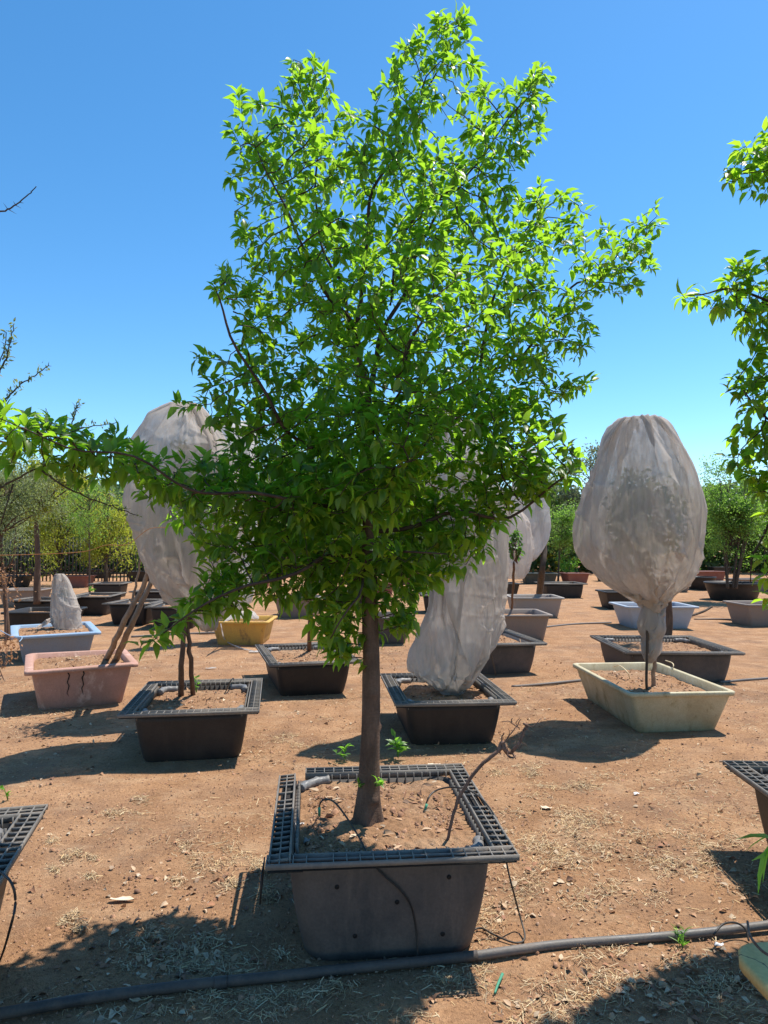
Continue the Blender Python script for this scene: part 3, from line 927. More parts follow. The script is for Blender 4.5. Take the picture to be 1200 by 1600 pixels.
# ----- thorn tree at the left edge
def thorn_tree():
    rng = np.random.default_rng(21)
    tx, ty = -1.95, 2.5
    root = empty('thorn_tree', (tx, ty, 0.36))
    tag(root, 'bare thorny twigs with tiny grey leaves reaching in from the left edge against the sky', 'tree')
    mt = MB(); mt.tube(smooth_path([(tx,ty,.34),(tx+.03,ty,.9),(tx-.02,ty+.03,1.5),(tx+.02,ty,2.2),(tx,ty,3.0)]), np.linspace(.035,.012,25), 12)
    mt.build('trunk', M['bark_dark'], root, True, world=True)
    d = 2.55
    tw = [([(tx,ty,2.5), D(-90,345,d), D(0,330,d), D(30,316,d), D(58,291,d)], 0.0045),
          ([(tx,ty,1.9), D(-60,640,d), D(2,575,d), D(14,545,d), D(22,505,d)], 0.005),
          ([(tx,ty,1.8), D(-50,680,d), D(5,628,d), D(34,600,d), D(76,572,d)], 0.005),
          ([(tx,ty,2.0), D(-60,600,d), D(-10,590,d), D(10,520,d)], 0.004),
          ([(tx,ty,1.7), D(-60,700,d+.1), D(30,690,d+.3), D(110,672,d+.4), D(185,660,d+.4)], 0.006),
          ([D(110,672,d+.4), D(116,650,d+.4), D(123,629,d+.4)], 0.003),
          ([D(60,684,d+.35), D(70,665,d+.35), D(72,640,d+.35)], 0.003),
          ([(tx,ty,1.6), D(-50,780,d), D(0,762,d), D(50,735,d), D(100,718,d)], 0.008),
          ([D(60,732,d), D(110,765,d), D(170,790,d+.2), D(215,805,d+.4)], 0.004),
          ([D(20,755,d), D(0,830,d)], 0.003)]
    mb = MB(); th = mb; P = []; A = []
    for pts, r in tw:
        Q = smooth_path(pts, 8); Q = Q + rng.normal(0, 0.002, Q.shape)
        mb.tube(Q, np.linspace(r, 0.0016, len(Q)), 6)
        for i in range(3, len(Q)):
            if rng.random() < 0.22:
                t = unit(Q[i] - Q[i - 1])
                s = unit(np.cross(t, rng.normal(0, 1, 3)))
                for sg in (-1, 1):
                    if rng.random() < 0.7:
                        e = Q[i] + unit(s * sg + 0.35 * t) * rng.uniform(0.010, 0.038)
                        th.tube(np.array([Q[i], (Q[i] + e) / 2, e]), np.array([0.0016, 0.0011, 0.0003]), 4)
            if pts is not tw[0][0] and rng.random() < 0.8:
                for k in range(rng.integers(3, 8)):
                    P.append(Q[i] + rng.normal(0, 0.006, 3)); A.append(unit(rng.normal(0, 1, 3) + np.array([0, 0, .2])))
    mb.build('branches', M['bark_dark'], root, True, world=True)
    P = np.array(P); A = np.array(A)
    V, q = simple_leaves(P, A, unit(rng.normal(0, .5, P.shape) + np.array([0, 0, 1])), rng.uniform(.012, .028, len(P)), 0.008)
    link('leaves', mk_mesh('leaves', V, None, q), M['acacia'], root, True)
thorn_tree()

# ------------------------------------------------------------------ generic trees for the background
def bg_tree(name, label, base, top_h, crown_c, crown_r, leafmat, barkmat, seed, nclump=26, nleaf=2500, lsize=0.06, trunks=1, trunk_r=0.04, clump_r=0.22, droop=0.0, cat='tree', group=None, aspect=0.5, shell=0.45):
    rng = np.random.default_rng(seed)
    root = empty(name, base); tag(root, label, cat, group)
    base = np.array(base, float)
    C = np.array(crown_c, float); R = np.array(crown_r, float)
    dirs = unit(rng.normal(0, 1, (nclump, 3)))
    rad = rng.uniform(shell, 1.0, nclump)[:, None] * 0.88
    CC = C + dirs * rad * R
    mt = MB(); mb = MB()
    fork = C - np.array([0, 0, R[2] * 0.55])
    for k in range(trunks):
        off = rng.normal(0, trunk_r * 2.2, 2) if trunks > 1 else np.zeros(2)
        b = base + np.array([off[0], off[1], -0.03])
        topp = C + np.array([off[0] * 5, off[1] * 5, R[2] * 0.55])
        mid = b * 0.5 + topp * 0.5 + np.array([rng.normal(0, 0.04), rng.normal(0, 0.04), 0])
        P = smooth_path([b, b * 0.7 + mid * 0.3 + rng.normal(0, .015, 3), mid, topp], 6)
        mt.tube(P, np.linspace(trunk_r, trunk_r * 0.25, len(P)), 10)
    mt.build('trunk', barkmat, root, True, world=True)
    for c in CC:
        s = np.array([base[0], base[1], 0]) + (C - np.array([base[0], base[1], 0])) * rng.uniform(0.6, 1.0)
        s = np.array([base[0] * .5 + C[0] * .5, base[1] * .5 + C[1] * .5, max(base[2] + 0.1, min(c[2] - R[2] * 0.35, C[2] + R[2] * .3))])
        P = smooth_path([s, (s + c) / 2 + rng.normal(0, .05, 3) * R.mean(), c], 5)
        mb.tube(P, np.linspace(trunk_r * 0.35, trunk_r * 0.08, len(P)), 5)
    mb.build('branches', barkmat, root, True, world=True)
    w = rng.dirichlet(np.ones(nclump) * 2.5)
    cnt = rng.multinomial(nleaf, w)
    idx = np.repeat(np.arange(nclump), cnt)
    off = rng.normal(0, 1, (nleaf, 3)) * clump_r * np.array([1, 1, 0.75])
    if droop:
        off[:, 2] -= np.abs(rng.normal(0, droop, nleaf))
    P = CC[idx] + off
    kp = (fbm(P / clump_r * .62, seed, 2) + .10 * rng.normal(0, 1, len(P))) > .47
    P = P[kp]; nleaf = len(P)
    A = unit(rng.normal(0, 1, (nleaf, 3)) + np.array([0, 0, -0.5 - droop * 3]))
    Nn = unit(rng.normal(0, 0.8, (nleaf, 3)) + np.array([0, 0, 1]))
    V, q = simple_leaves(P, A, Nn, rng.uniform(.6, 1.3, nleaf) * lsize, rng.uniform(.8, 1.2, nleaf) * lsize * aspect)
    link('crown', mk_mesh('crown', V, None, q), leafmat, root, True)
    return root

def px_tree(name, label, bpx, bpy, top_py, bot_py, cpx, wpx, leafmat, barkmat, seed, base_h=0.0, **kw):
    b = G(bpx, bpy, base_h)
    d = b[1]
    t = D(cpx, top_py, d); o = D(cpx, bot_py, d)
    rx = wpx / 2 / F * d
    C = (t + o) / 2
    R = (rx, rx * kw.pop('deep', 0.9), (t[2] - o[2]) / 2)
    return bg_tree(name, label, b, t[2], C, R, leafmat, barkmat, seed, **kw)

# ------------------------------------------------------------------ frost cloth bags
def cloth_sim(levels, seed, nu=72, nv=84, slack=1.06, ties=(), steps=170, iters=14, tip=0.2, tens=0.97, ntip=26, ys=0.9, comp=0.35, grav=1.6, cap=None, up=2, crease=.012):
    """drape a tube of cloth over a lumpy crown: position-based dynamics on a grid; ties = [(level index, radius)]"""
    rng = np.random.default_rng(seed)
    L = np.array([[*D(a, b, c), r / F * c] for a, b, c, r in levels])
    nl = len(L)
    Pc = L[:, :3].copy(); r = L[:, 3].copy()
    prof = np.stack([r, Pc[:, 2]], 1)
    s = np.concatenate([[0], np.cumsum(np.hypot(np.diff(r), np.linalg.norm(np.diff(Pc, axis=0), axis=1)))])
    tot = s[-1]
    ss = np.linspace(0, tot, nv)
    lr = np.interp(ss, s, r); lc = np.stack([np.interp(ss, s, Pc[:, i]) for i in range(3)], 1)
    Rm = lr.max() * slack
    hr = 2 * math.pi * Rm * math.sqrt((1 + ys * ys) / 2) / nu; vr = tot * tens / (nv - 1)
    dr = math.hypot(hr, vr)
    # body lookup: radius over (theta, z); z descending
    zt, zb = Pc[0, 2], Pc[-1, 2]
    nz, na = 160, 144
    zz = np.linspace(zt, zb, nz); aa = np.arange(na) / na * 2 * math.pi
    zl = Pc[:, 2]
    br = np.interp(-zz, -zl, r); bc = np.stack([np.interp(-zz, -zl, Pc[:, 0]), np.interp(-zz, -zl, Pc[:, 1])], 1)
    B = np.zeros((nz, na))
    for k in range(ntip):
        ta = rng.uniform(0, 2 * math.pi); tz = rng.uniform(0.0, .92); tw = rng.uniform(.10, .22); th = rng.uniform(.10, .20)
        da = np.abs((aa - ta + math.pi) % (2 * math.pi) - math.pi)
        g = np.exp(-(da[None] / th) ** 2) * np.exp(-(((zz[:, None] - zt) / (zb - zt) - tz) / (tw * .35)) ** 2)
        B = np.maximum(B, g * rng.uniform(.6, 1.1))
    B = br[:, None] * (1 - tip + tip * B) * (br[:, None] > .035)
    th = (np.arange(nu) + .0) * 2 * math.pi / nu
    X = np.zeros((nv, nu, 3))
    buck = 1 + .06 * np.cos(th[None] * 13 + rng.uniform(0, 6) + np.linspace(0, 3, nv)[:, None]) + rng.normal(0, .015, (nv, nu))
    ri = (lr * .55 + Rm * .45)[:, None] * buck
    X[..., 0] = lc[:, None, 0] + ri * np.cos(th); X[..., 1] = lc[:, None, 1] + ri * ys * np.sin(th); X[..., 2] = lc[:, None, 2] + rng.normal(0, .004, (nv, nu))
    V = np.zeros_like(X)
    rows = {}
    for li, rad in ties:
        rows[int(round(s[li] / tot * (nv - 1)))] = rad
    dt = 1 / 60
    fold = 1.35
    def dcon(A, Bm, rest, k):
        d = Bm - A; l = np.sqrt((d * d).sum(-1, keepdims=True)) + 1e-9
        return d * (k * .5 * (l - rest) / l)
    for st in range(steps):
        f = min(1, st / (steps * .6))
        V[..., 2] -= grav * dt
        V *= .965
        P = X + V * dt
        for it in range(iters):
            C = np.zeros_like(P)
            c = dcon(P, np.roll(P, -1, 1), hr, 1.0); sgn = ((np.roll(P, -1, 1) - P) ** 2).sum(-1, keepdims=True) < hr * hr; c = np.where(sgn, c * comp, c); C += c; C -= np.roll(c, 1, 1)
            c = dcon(P[:-1], P[1:], vr, 1.0); C[:-1] += c; C[1:] -= c
            if it % 2 == 0:
                q = np.roll(P, -1, 1)
                c = dcon(P[:-1], q[1:], dr, .35); C[:-1] += c; C[1:] -= np.roll(c, 1, 1)
                c = dcon(q[:-1], P[1:], dr, .35); C[:-1] += np.roll(c, 1, 1); C[1:] -= c
                q = np.roll(P, -2, 1); d = q - P; l = np.sqrt((d * d).sum(-1, keepdims=True)) + 1e-9
                c = d * (.5 * .45 * np.minimum(l - hr * fold, 0) / l); C += c; C -= np.roll(c, 2, 1)
                d = P[2:] - P[:-2]; l = np.sqrt((d * d).sum(-1, keepdims=True)) + 1e-9
                c = d * (.5 * .3 * np.minimum(l - vr * 1.7, 0) / l); C[:-2] += c; C[2:] -= c
            P += C * .52
            # body
            t = np.clip((P[..., 2] - zt) / (zb - zt), 0, 1) * (nz - 1)
            ti = t.astype(int); cx = bc[ti, 0]; cy = bc[ti, 1]
            dx = P[..., 0] - cx; dy = (P[..., 1] - cy) / ys
            rad = np.hypot(dx, dy) + 1e-9
            ai = ((np.arctan2(dy, dx) / (2 * math.pi) % 1) * na).astype(int) % na
            rb = B[ti, ai]
            m = np.maximum(1, rb / rad)
            P[..., 0] = cx + dx * m; P[..., 1] = cy + dy * m * ys
            if cap:
                cm = np.interp(-P[..., 2], -lc[:, 2], lr) * (cap + 2.0 * (1 - f) ** 2) + .01
                dx = P[..., 0] - cx; dy = P[..., 1] - cy; rad = np.hypot(dx, dy) + 1e-9
                m = np.minimum(1, cm / rad); P[..., 0] = cx + dx * m; P[..., 1] = cy + dy * m
            for rw, rt in rows.items():
                R = rt + (Rm - rt) * (1 - f) ** 1.5
                for q2 in (rw - 1, rw, rw + 1):
                    if 0 <= q2 < nv:
                        dx = P[q2, :, 0] - lc[rw, 0]; dy = P[q2, :, 1] - lc[rw, 1]; rr_ = np.hypot(dx, dy) + 1e-9
                        m = np.minimum(1, R / rr_); P[q2, :, 0] = lc[rw, 0] + dx * m; P[q2, :, 1] = lc[rw, 1] + dy * m
                P[rw, :, 2] = P[rw, :, 2] * .3 + lc[rw, 2] * .7
            # top rim stays on the tree
            dx = P[0, :, 0] - lc[0, 0]; dy = P[0, :, 1] - lc[0, 1]; rr_ = np.hypot(dx, dy) + 1e-9
            m = np.minimum(1, max(lr[0], .02) / rr_); P[0, :, 0] = lc[0, 0] + dx * m; P[0, :, 1] = lc[0, 1] + dy * m; P[0, :, 2] = lc[0, 2]
            np.maximum(P[..., 2], zb - .03, out=P[..., 2])
        V = (P - X) / dt; sp = np.linalg.norm(V, axis=-1, keepdims=True); V *= np.minimum(1, 1.5 / (sp + 1e-9)); X = P
    for k in range(1):
        Q = (np.roll(X, 1, 1) + np.roll(X, -1, 1) + 2 * X) / 4
        X = Q.copy(); X[1:-1] = (Q[:-2] + Q[2:] + 2 * Q[1:-1]) / 4
    # finer grid, then sharp creases that run down the cloth
    nr, nc = X.shape[:2]
    Y = np.zeros((nr, nc * up, 3))
    for k in range(up): Y[:, k::up] = X * (1 - k / up) + np.roll(X, -1, 1) * (k / up)
    t = np.arange((nr - 1) * up + 1) / up; i0 = np.minimum(t.astype(int), nr - 2); ft = (t - i0)[:, None, None]
    X = Y[i0] * (1 - ft) + Y[i0 + 1] * ft
    for k in range(2):
        Q = (np.roll(X, 1, 1) + np.roll(X, -1, 1) + 2 * X) / 4
        X = Q.copy(); X[1:-1] = (Q[:-2] + Q[2:] + 2 * Q[1:-1]) / 4
    du = np.roll(X, -1, 1) - np.roll(X, 1, 1); dv = np.gradient(X, axis=0)
    nrm = unit(np.cross(dv, du))
    cen = X.mean(1, keepdims=True); sgn = np.sign((nrm * (X - cen)).sum(-1).mean()); nrm = nrm * sgn
    th = np.arange(X.shape[1]) / X.shape[1] * 2 * math.pi
    gv = np.linspace(0, tot / max(lr.max(), .05), X.shape[0])[:, None]
    w0 = vnoise(np.stack([np.cos(th)[None] * 1.2 + 0 * gv, np.sin(th)[None] * 1.2 + 0 * gv, gv * .8 + seed + 0 * th[None]], -1), seed)
    dd_ = 0
    for a_, (fq, fv, k_, am) in enumerate(((2.2, .45, 6, 1.0), (3.6, .8, 7, .6), (1.5, 1.7, 9, .6), (6.5, 1.1, 5, .35))):
        n_ = vnoise(np.stack([np.cos(th)[None] * fq + w0 * 1.3 + 9 * a_, np.sin(th)[None] * fq + 0 * gv, gv * fv + w0 * 2], -1), seed + 31 * a_)
        dd_ = dd_ + am * np.clip(1 - np.abs(2 * n_ - 1) * k_, 0, 1) ** 1.3
    lrr = np.interp(np.linspace(0, 1, X.shape[0]), np.linspace(0, 1, nv), lr)[:, None]
    X = X + nrm * (dd_ * crease * np.minimum(1, lrr / .2))[..., None]
    return X, L, np.array([lc[0, 0], lc[0, 1], zt])

def bag(levels, seed, label, mat, cat='plant cover', name='frost_cover', group='cloth covers tied over the trees', nu=48, nv=48, ties=None, steps=110, iters=12, sub=1, **kw):
    """levels: (px, py, d, rpx) from top to bottom; the cover is draped by cloth_sim"""
    if ties is None:
        ties = [(len(levels) - 1, levels[-1][3] / F * levels[-1][2])]
    X, L, top = cloth_sim(levels, seed, nu=nu, nv=nv, ties=ties, steps=steps, iters=iters, **kw)
    nv, nu = X.shape[:2]
    i = np.arange(nu * nv).reshape(nv, nu)
    q = np.stack([i[:-1], np.roll(i, -1, 1)[:-1], np.roll(i, -1, 1)[1:], i[1:]], -1).reshape(-1, 4)
    V = np.vstack([X.reshape(-1, 3), X[0].mean(0) + np.array([0, 0, .006])])
    tris = [(len(V) - 1, (k + 1) % nu, k) for k in range(nu)]
    o = link(name, mk_mesh(name, V - L[-1, :3], np.array(tris), q, True), mat)
    o.location = L[-1, :3]
    tag(o, label, cat, group)
    return o, L

def covered_tree(label, stems, C, R, seed, nleaf=1500, barkmat=None, lsize=0.07, group='trees wrapped in cloth covers'):
    """stems: list of point lists with radii"""
    rng = np.random.default_rng(seed)
    root = empty('covered_tree', stems[0][0][0]); tag(root, label, 'tree', group)
    for P, r in stems:
        mt = MB(); Q = smooth_path(P, 6); Q[1:] += rng.normal(0, 0.004, Q[1:].shape)
        mt.tube(Q, np.linspace(r, r * 0.55, len(Q)), 12)
        mt.build('trunk', barkmat or M['bark'], root, True, world=True)
    C = np.array(C); R = np.array(R)
    mb = MB()
    nc = 18
    CC = C + unit(rng.normal(0, 1, (nc, 3))) * R * rng.uniform(.4, .75, (nc, 1))
    s = np.array([C[0], C[1], C[2] - R[2]])
    for c in CC: mb.tube(smooth_path([s, (s + c) / 2 + rng.normal(0, .03, 3), c], 4), np.linspace(.008, .003, 9), 5)
    mb.build('branches', barkmat or M['bark'], root, True, world=True)
    idx = rng.integers(0, nc, nleaf)
    P = CC[idx] + rng.normal(0, .16, (nleaf, 3)) * R * 0.9
    e = (P - C) / R; m = np.linalg.norm(e, axis=1, keepdims=True)
    P = np.where(m > 0.86, C + e / np.maximum(m, 1e-6) * 0.86 * R, P)
    V, q = simple_leaves(P, unit(rng.normal(0, 1, P.shape) + np.array([0, 0, -.4])), unit(rng.normal(0, .6, P.shape) + np.array([0, 0, 1])), rng.uniform(.7, 1.2, nleaf) * lsize, lsize * .5)
    link('crown', mk_mesh('crown', V, None, q), M['leaf_in'], root, True)
    return root

# ------------------------------------------------------------------ the pots of the picture
# 1 the front pot, its lattice rim worn, one side hanging loose
def main_pot():
    w, d, fw, H = 0.945, 1.09, 0.084, POTH
    fl, fr = G(414, 1352, H), G(812, 1336, H)
    rz = math.atan2(fr[1] - fl[1], fr[0] - fl[0])
    w = float(np.linalg.norm((fr - fl)[:2]))
    mid = (fl + fr) / 2
    cx, cy = mid[0] - math.sin(rz) * d / 2, mid[1] + math.cos(rz) * d / 2
    root = empty('nursery_pot', (cx, cy, 0), rz)
    tag(root, 'large dusty black pot at the front under the tall tree, its left rim cracked loose', 'plant pot', 'black nursery pots with grid rims')
    hx, hy = w / 2 - fw + 0.004, d / 2 - fw + 0.004
    fl_ = 0.055
    R = [rr(hx - fl_ - .02, hy - fl_ - .02, .09, -.02, 8), rr(hx - fl_, hy - fl_, .105, .01, 8)]
    for k in range(1, 9):
        t = k / 8
        b = 0.008 * math.sin(t * math.pi)
        R.append(rr(hx - fl_ * (1 - t) + b, hy - fl_ * (1 - t) + b, .105 - .035 * t, .01 + (H - .044) * t, 8))
    R.append(rr(hx - .012, hy - .012, .06, H - .034, 8)); R.append(rr(hx - .03, hy - .03, .06, H * .55, 8))
    mb = MB(); mb.rings(R); mb.build('body', M['main_body'], root, True)
    # drainage holes in the front wall
    for x, z in ((-.21, .30), (.02, .23), (.22, .32), (-.14, .10), (.20, .09)):
        t = (z - .01) / (H - .044); y = -(hy - fl_ * (1 - t) + .008 * math.sin(t * math.pi)) - .0035
        mb = MB(); mb.tube([(x, y + .004, z), (x, y, z), (x, y + 0.0005, z)], [.009, .009, .0005], 10)
        mb.build('drain_hole', M['plate'], root)
    mb = MB(); a = fw - .012; z1, z0 = H - .026, H - .031; X, Y = w / 2 - .008, d / 2 - .008
    mb.box(-X + .13, X, -Y, -Y + a, z0, z1); mb.box(-X, -X + .13, -Y, -Y + a, z0 - .003, z1 - .003)
    mb.box(-X + .12, X, Y - a * .85, Y, z0, z1)
    mb.box(X - a, X, -Y + a + .001, Y - a - .001, z0, z1)
    mb.box(-X + .004, -X + a, -Y + a + .02, Y - a - .04, z0, z1)
    mb.build('rim_tray', M['plate'], root)
    def side(off, ang, L, tilt=0, yaw=0, x0=0, dz=0, **kw):
        mb = MB()
        mb.M = Matrix.Translation((off[0], off[1], dz)) @ Matrix.Rotation(ang + yaw, 4, 'Z') @ Matrix.Translation((0, fw, H)) @ Matrix.Rotation(tilt, 4, 'X') @ Matrix.Translation((0, -fw, -H))
        grid_strip(mb, L, fw, H, cell=.050, x0=x0, **kw)
        return mb.build('rim', M['grid'], root)
    side((-w / 2, -d / 2), 0, w, missing=(4, 13), skirt=.02)
    side((w / 2, d / 2), math.pi, w - .12, tilt=-.02, skirt=.024)
    side((w / 2, -d / 2 + fw), math.pi / 2, d - 2 * fw, missing=(9, 10))
    o = side((-w / 2 - .012, d / 2 - fw - .02), -math.pi / 2, d - 2 * fw + .03, tilt=0.10, yaw=0.02, dz=.008, missing=(4, 6))
    # torn skirt hanging at the loose corner
    mb = MB()
    mb.add([(-w/2-.016, -d/2+.16, H-.04), (-w/2-.018, -d/2+.01, H-.05), (-w/2-.022, -d/2+.03, H-.155), (-w/2-.018, -d/2+.11, H-.09),
            (-w/2-.011, -d/2+.16, H-.04), (-w/2-.013, -d/2+.01, H-.05), (-w/2-.017, -d/2+.03, H-.155), (-w/2-.013, -d/2+.11, H-.09)],
           [(0, 1, 2, 3), (7, 6, 5, 4), (0, 4, 5, 1), (1, 5, 6, 2), (2, 6, 7, 3), (3, 7, 4, 0)])
    mb.build('torn_skirt', M['black'], root)
    for pts in ([(-hx+.02, hy-.13), (-hx+.045, hy-.085), (-hx+.10, hy-.03), (-hx+.16, hy-.01)], [(hx-.03, -hy+.13), (hx-.045, -hy+.07), (hx-.09, -hy+.04)]):
        P = smooth_path([(a, b, H - .035) for a, b in pts], 5)
        mb = MB(); mb.tube(P, .021 + .005 * (np.arange(len(P)) % 5 == 0), 12)
        mb.build('corner_coil', M['coil'], root, True)
    link('soil', soil_patch(hx - .016, hy - .016, H - .050, 4, dome=.018, amp=.017, n=170), M['soil'], root)
    return root, cx, cy, rz, w, d
MP = main_pot()

def fit(fl, fr, bl, H, dmin=.9, dmax=1.5, sw=.5):
    a, b, c = G(*fl, H)[:2], G(*fr, H)[:2], G(*bl, H)[:2]
    f, l = b - a, c - a
    w = float(np.linalg.norm(f)); d = float(np.clip(np.linalg.norm(l), dmin, dmax))
    rz = math.atan2(f[1], f[0]) * (1 - sw) + math.atan2(-l[0], l[1]) * sw
    m = (a + b) / 2
    return m[0] - math.sin(rz) * d / 2, m[1] + math.cos(rz) * d / 2, rz, w, d

def fpot(fl, fr, bl, label, H=.36, **kw):
    cx, cy, rz, w, d = fit(fl, fr, bl, H)
    return grid_pot(cx, cy, rz, w, d, label, H=H, **kw)

def ftub(fl, fr, bl, label, mat, H=.38, sw=.5, **kw):
    cx, cy, rz, w, d = fit(fl, fr, bl, H, sw=sw)
    return plain_tub(cx, cy, rz, w, d, label, mat, H=H, **kw)

def gp(pxc, pyf, w, d, rz, label, **kw):
    cx, cy = place(pxc, pyf, w, d, rz)
    return grid_pot(cx, cy, rz, w, d, label, **kw)

fpot((184, 1116), (405, 1110), (224, 1064), 'black grid-rimmed pot holding two thin stems under the big cloth cover at left', H=.38, seed=2)
fpot((618, 1100), (808, 1096), (592, 1052), 'black grid-rimmed pot right of the trunk with the sagging cloth cover touching its soil', H=.36, seed=3)
fpot((421, 1040), (563, 1031), (415, 1000), 'black grid-rimmed pot just left of the trunk holding one thin stem', H=.36, seed=6)
fpot((738, 1008), (854, 1004), (690, 980), 'grey black grid-rimmed pot behind the pot with the sagging cover', H=.38, seed=7, lod=1, body=M['main_body'])
# pot at the right edge, its left rim running towards the camera
c = G(1120, 1190, POTH)
grid_pot(c[0] + .5, c[1] - .6, math.radians(-3), .98, 1.2, 'black grid-rimmed pot cut off by the right edge of the picture', seed=9, soil_z=.30)
c = G(75, 1256, POTH); a = math.radians(14)
grid_pot(c[0] - .47 * math.cos(a) + .58 * math.sin(a), c[1] - .47 * math.sin(a) - .58 * math.cos(a), a, .94, 1.16, 'black grid-rimmed pot cut off by the left edge, coil in its corner', seed=10, soil_z=.33)
# dark pot behind the cream tub
fpot((985, 1022), (1154, 1017), (954, 984), 'dark grey grid-rimmed pot behind the cream tub at right', H=.36, seed=12, body=M['main_body'])
# cream tub
CREAM = ftub((993, 1087), (1140, 1077), (903, 1035), 'cream yellow plastic tub with a dirty green rim at right under the balloon-shaped cover', M['cream'], H=.35, sw=.85, taper=.085, seed=13, soil_z=.275, lip=.03, rad=.04)
# pink, blue, yellow tubs
PINK = ftub((38, 1052), (216, 1036), (60, 1022), 'faded pink plastic tub with dark cracks and a warped rim holding leaning stems', M['pink'], H=.40, seed=14, lip=.06, taper=.07, warp=.03, soil_z=.355)
mb = MB()
PY = min(v.co.y for v in [c for c in PINK.children if c.name.startswith('body')][0].data.vertices)
for x in (-.13, .0):
    P = [(x + .01 * math.sin(k * 2.1 + x * 9), PY - .004 + .07 * (1 - (.355 - .035 * k) / .355), .365 - .035 * k) for k in range(8)]
    mb.tube(P, np.array([.006, .005, .006, .004, .005, .004, .003, .001]), 5)
mb.build('crack', M['plate'], PINK)
ftub((19, 997), (156, 986), (60, 974), 'blue grey tub with a bright blue rim holding a small wrapped sapling at left', M['blue'], H=.38, rimmat=M['bluerim'], seed=15, lip=.08, taper=.07, soil_z=.34)
cx, cy = place(372, 972, .95, 1.0, 0, .38)
plain_tub(cx, cy, 0, .95, 1.0, 'bright yellow tub behind the two thin stems, below the leaves', M['yellow'], H=.38, seed=16, lip=.05, taper=.07)
cx, cy = place(830, 961, .95, 1.1, math.radians(2))
plain_tub(cx - .1, cy, math.radians(2), .95, 1.1, 'grey brown tub beside the sagging cover, holding a thin dark stem', M['greybrown'], seed=17, lip=.05, taper=.07)
cx, cy = place(842, 934, 1.1, 1.1, 0)
plain_tub(cx, cy, 0, 1.15, 1.1, 'pale grey stained tub holding a straight trunk under a grey cover', M['greypale'], seed=18, lip=.05, taper=.07)
cx, cy = place(1037, 948, 1.35, 1.1, 0)
plain_tub(cx, cy, 0, 1.38, 1.1, 'pale blue grey tub seen behind the neck of the balloon-shaped cover', M['paleblue'], seed=19, lip=.06, taper=.1)
c = G(1142, 1468, POTH)
plain_tub(c[0] + .46, c[1] - .5, math.radians(2), .92, 1.02, 'pale yellow cracked tub corner at the bottom right edge', M['paleyellow'], seed=20, lip=.07, taper=.1, rad=.07, soil_z=.36)
c = G(1165, 945, POTH)
plain_tub(c[0] + .62, c[1] + .5, 0, 1.2, 1.0, 'grey tub cut off by the right edge beyond the thin pipe', M['greybrown'], seed=41, lip=.05, taper=.07)
# rows further back
far = [
 (50, 957, 1.1, 1.1, 'black', 'dark wide tub cut off at the left edge just behind the blue-rimmed tub', 'plain'),
 (48, 938, 1.1, 1.0, 'black', 'black grid-rimmed pot at the far left holding a brown post-like trunk', 'grid'),
 (138, 932, .95, 1.4, 'black', 'black grid-rimmed pot in the second row behind the small wrapped sapling', 'grid'),
 (196, 943, .95, 1.2, 'black', 'black grid-rimmed pot between the leaning stems and the wrapped sapling', 'grid'),
 (268, 948, 1.0, 1.2, 'black', 'black grid-rimmed pot directly below the hem of the big cover at left', 'grid'),
 (612, 965, .72, 1.0, 'main_body', 'grey black pot peeping out on the right side of the trunk', 'plain'),
 (460, 935, 1.0, 1.1, 'greybrown', 'grey brown tub behind the lowest leaves left of the trunk', 'plain'),
 (545, 925, 1.0, 1.1, 'black', 'black grid-rimmed pot behind the lowest leaves by the trunk', 'grid'),
 (690, 930, 1.0, 1.0, 'black', 'black grid-rimmed pot hidden behind the sagging cover', 'grid'),
 (110, 900, 1.3, 1.0, 'maroon', 'maroon tub below the yellow green trees at left', 'plain'),
 (885, 912, 1.3, 1.2, 'black', 'black grid-rimmed pot right of the straight grey trunk', 'grid'),
 (845, 896, 1.4, 1.2, 'greenblack', 'green black tub in front of the golden shrub', 'plain'),
 (905, 896, 1.0, 1.0, 'maroon', 'brown tub next to the golden shrub', 'plain'),
 (975, 925, .9, 1.0, 'black', 'small black pot under the left side of the balloon-shaped cover', 'plain'),
 (1110, 893, 1.6, 1.0, 'maroon', 'rusty brown tub beyond the multi-stemmed shrub', 'plain'),
 (1185, 905, 1.3, 1.0, 'greybrown', 'grey brown tub at the far right beyond the shrub', 'plain'),
 (300, 905, 1.1, 1.0, 'black', 'black pot in the back row behind the left cover', 'plain'),
 (400, 900, 1.1, 1.0, 'maroon', 'maroon tub in the back row behind the low branches', 'plain'),
 (500, 898, 1.1, 1.0, 'greypale', 'pale grey tub in the back row left of the trunk', 'plain'),
 (640, 897, 1.1, 1.0, 'maroon', 'brown tub in the back row right of the trunk', 'plain'),
 (740, 900, 1.1, 1.0, 'greypale', 'pale tub in the back row behind the right branches', 'plain'),
 (215, 893, 1.1, 1.0, 'black', 'black pot in the back row by the fence', 'plain'),
 (28, 922, 1.1, 1.0, 'greybrown', 'grey brown tub at the far left behind the post-like trunk', 'plain'),
 (232, 924, 1.0, 1.0, 'black', 'black grid-rimmed pot just left of the big cover in the third row', 'grid'),
 (165, 912, 1.0, 1.0, 'black', 'black grid-rimmed pot in the third row below the dark trunk', 'grid'),
 (345, 925, 1.0, 1.1, 'black', 'black grid-rimmed pot seen under the left cover before the maroon tub', 'grid'),
 (590, 912, 1.0, 1.0, 'maroon', 'brown tub beyond the trunk at leaf height', 'plain'),
 (790, 912, 1.0, 1.0, 'black', 'black pot behind the crumpled fold of cloth', 'plain'),
 (1060, 905, 1.0, 1.0, 'greybrown', 'grey tub right behind the balloon-shaped cover', 'plain'),
 (10, 900, 1.2, 1.0, 'black', 'black pot in the back row at the far left edge', 'plain'),
 (960, 893, 1.1, 1.0, 'black', 'black pot in the back row left of the balloon-shaped cover', 'plain'),
]
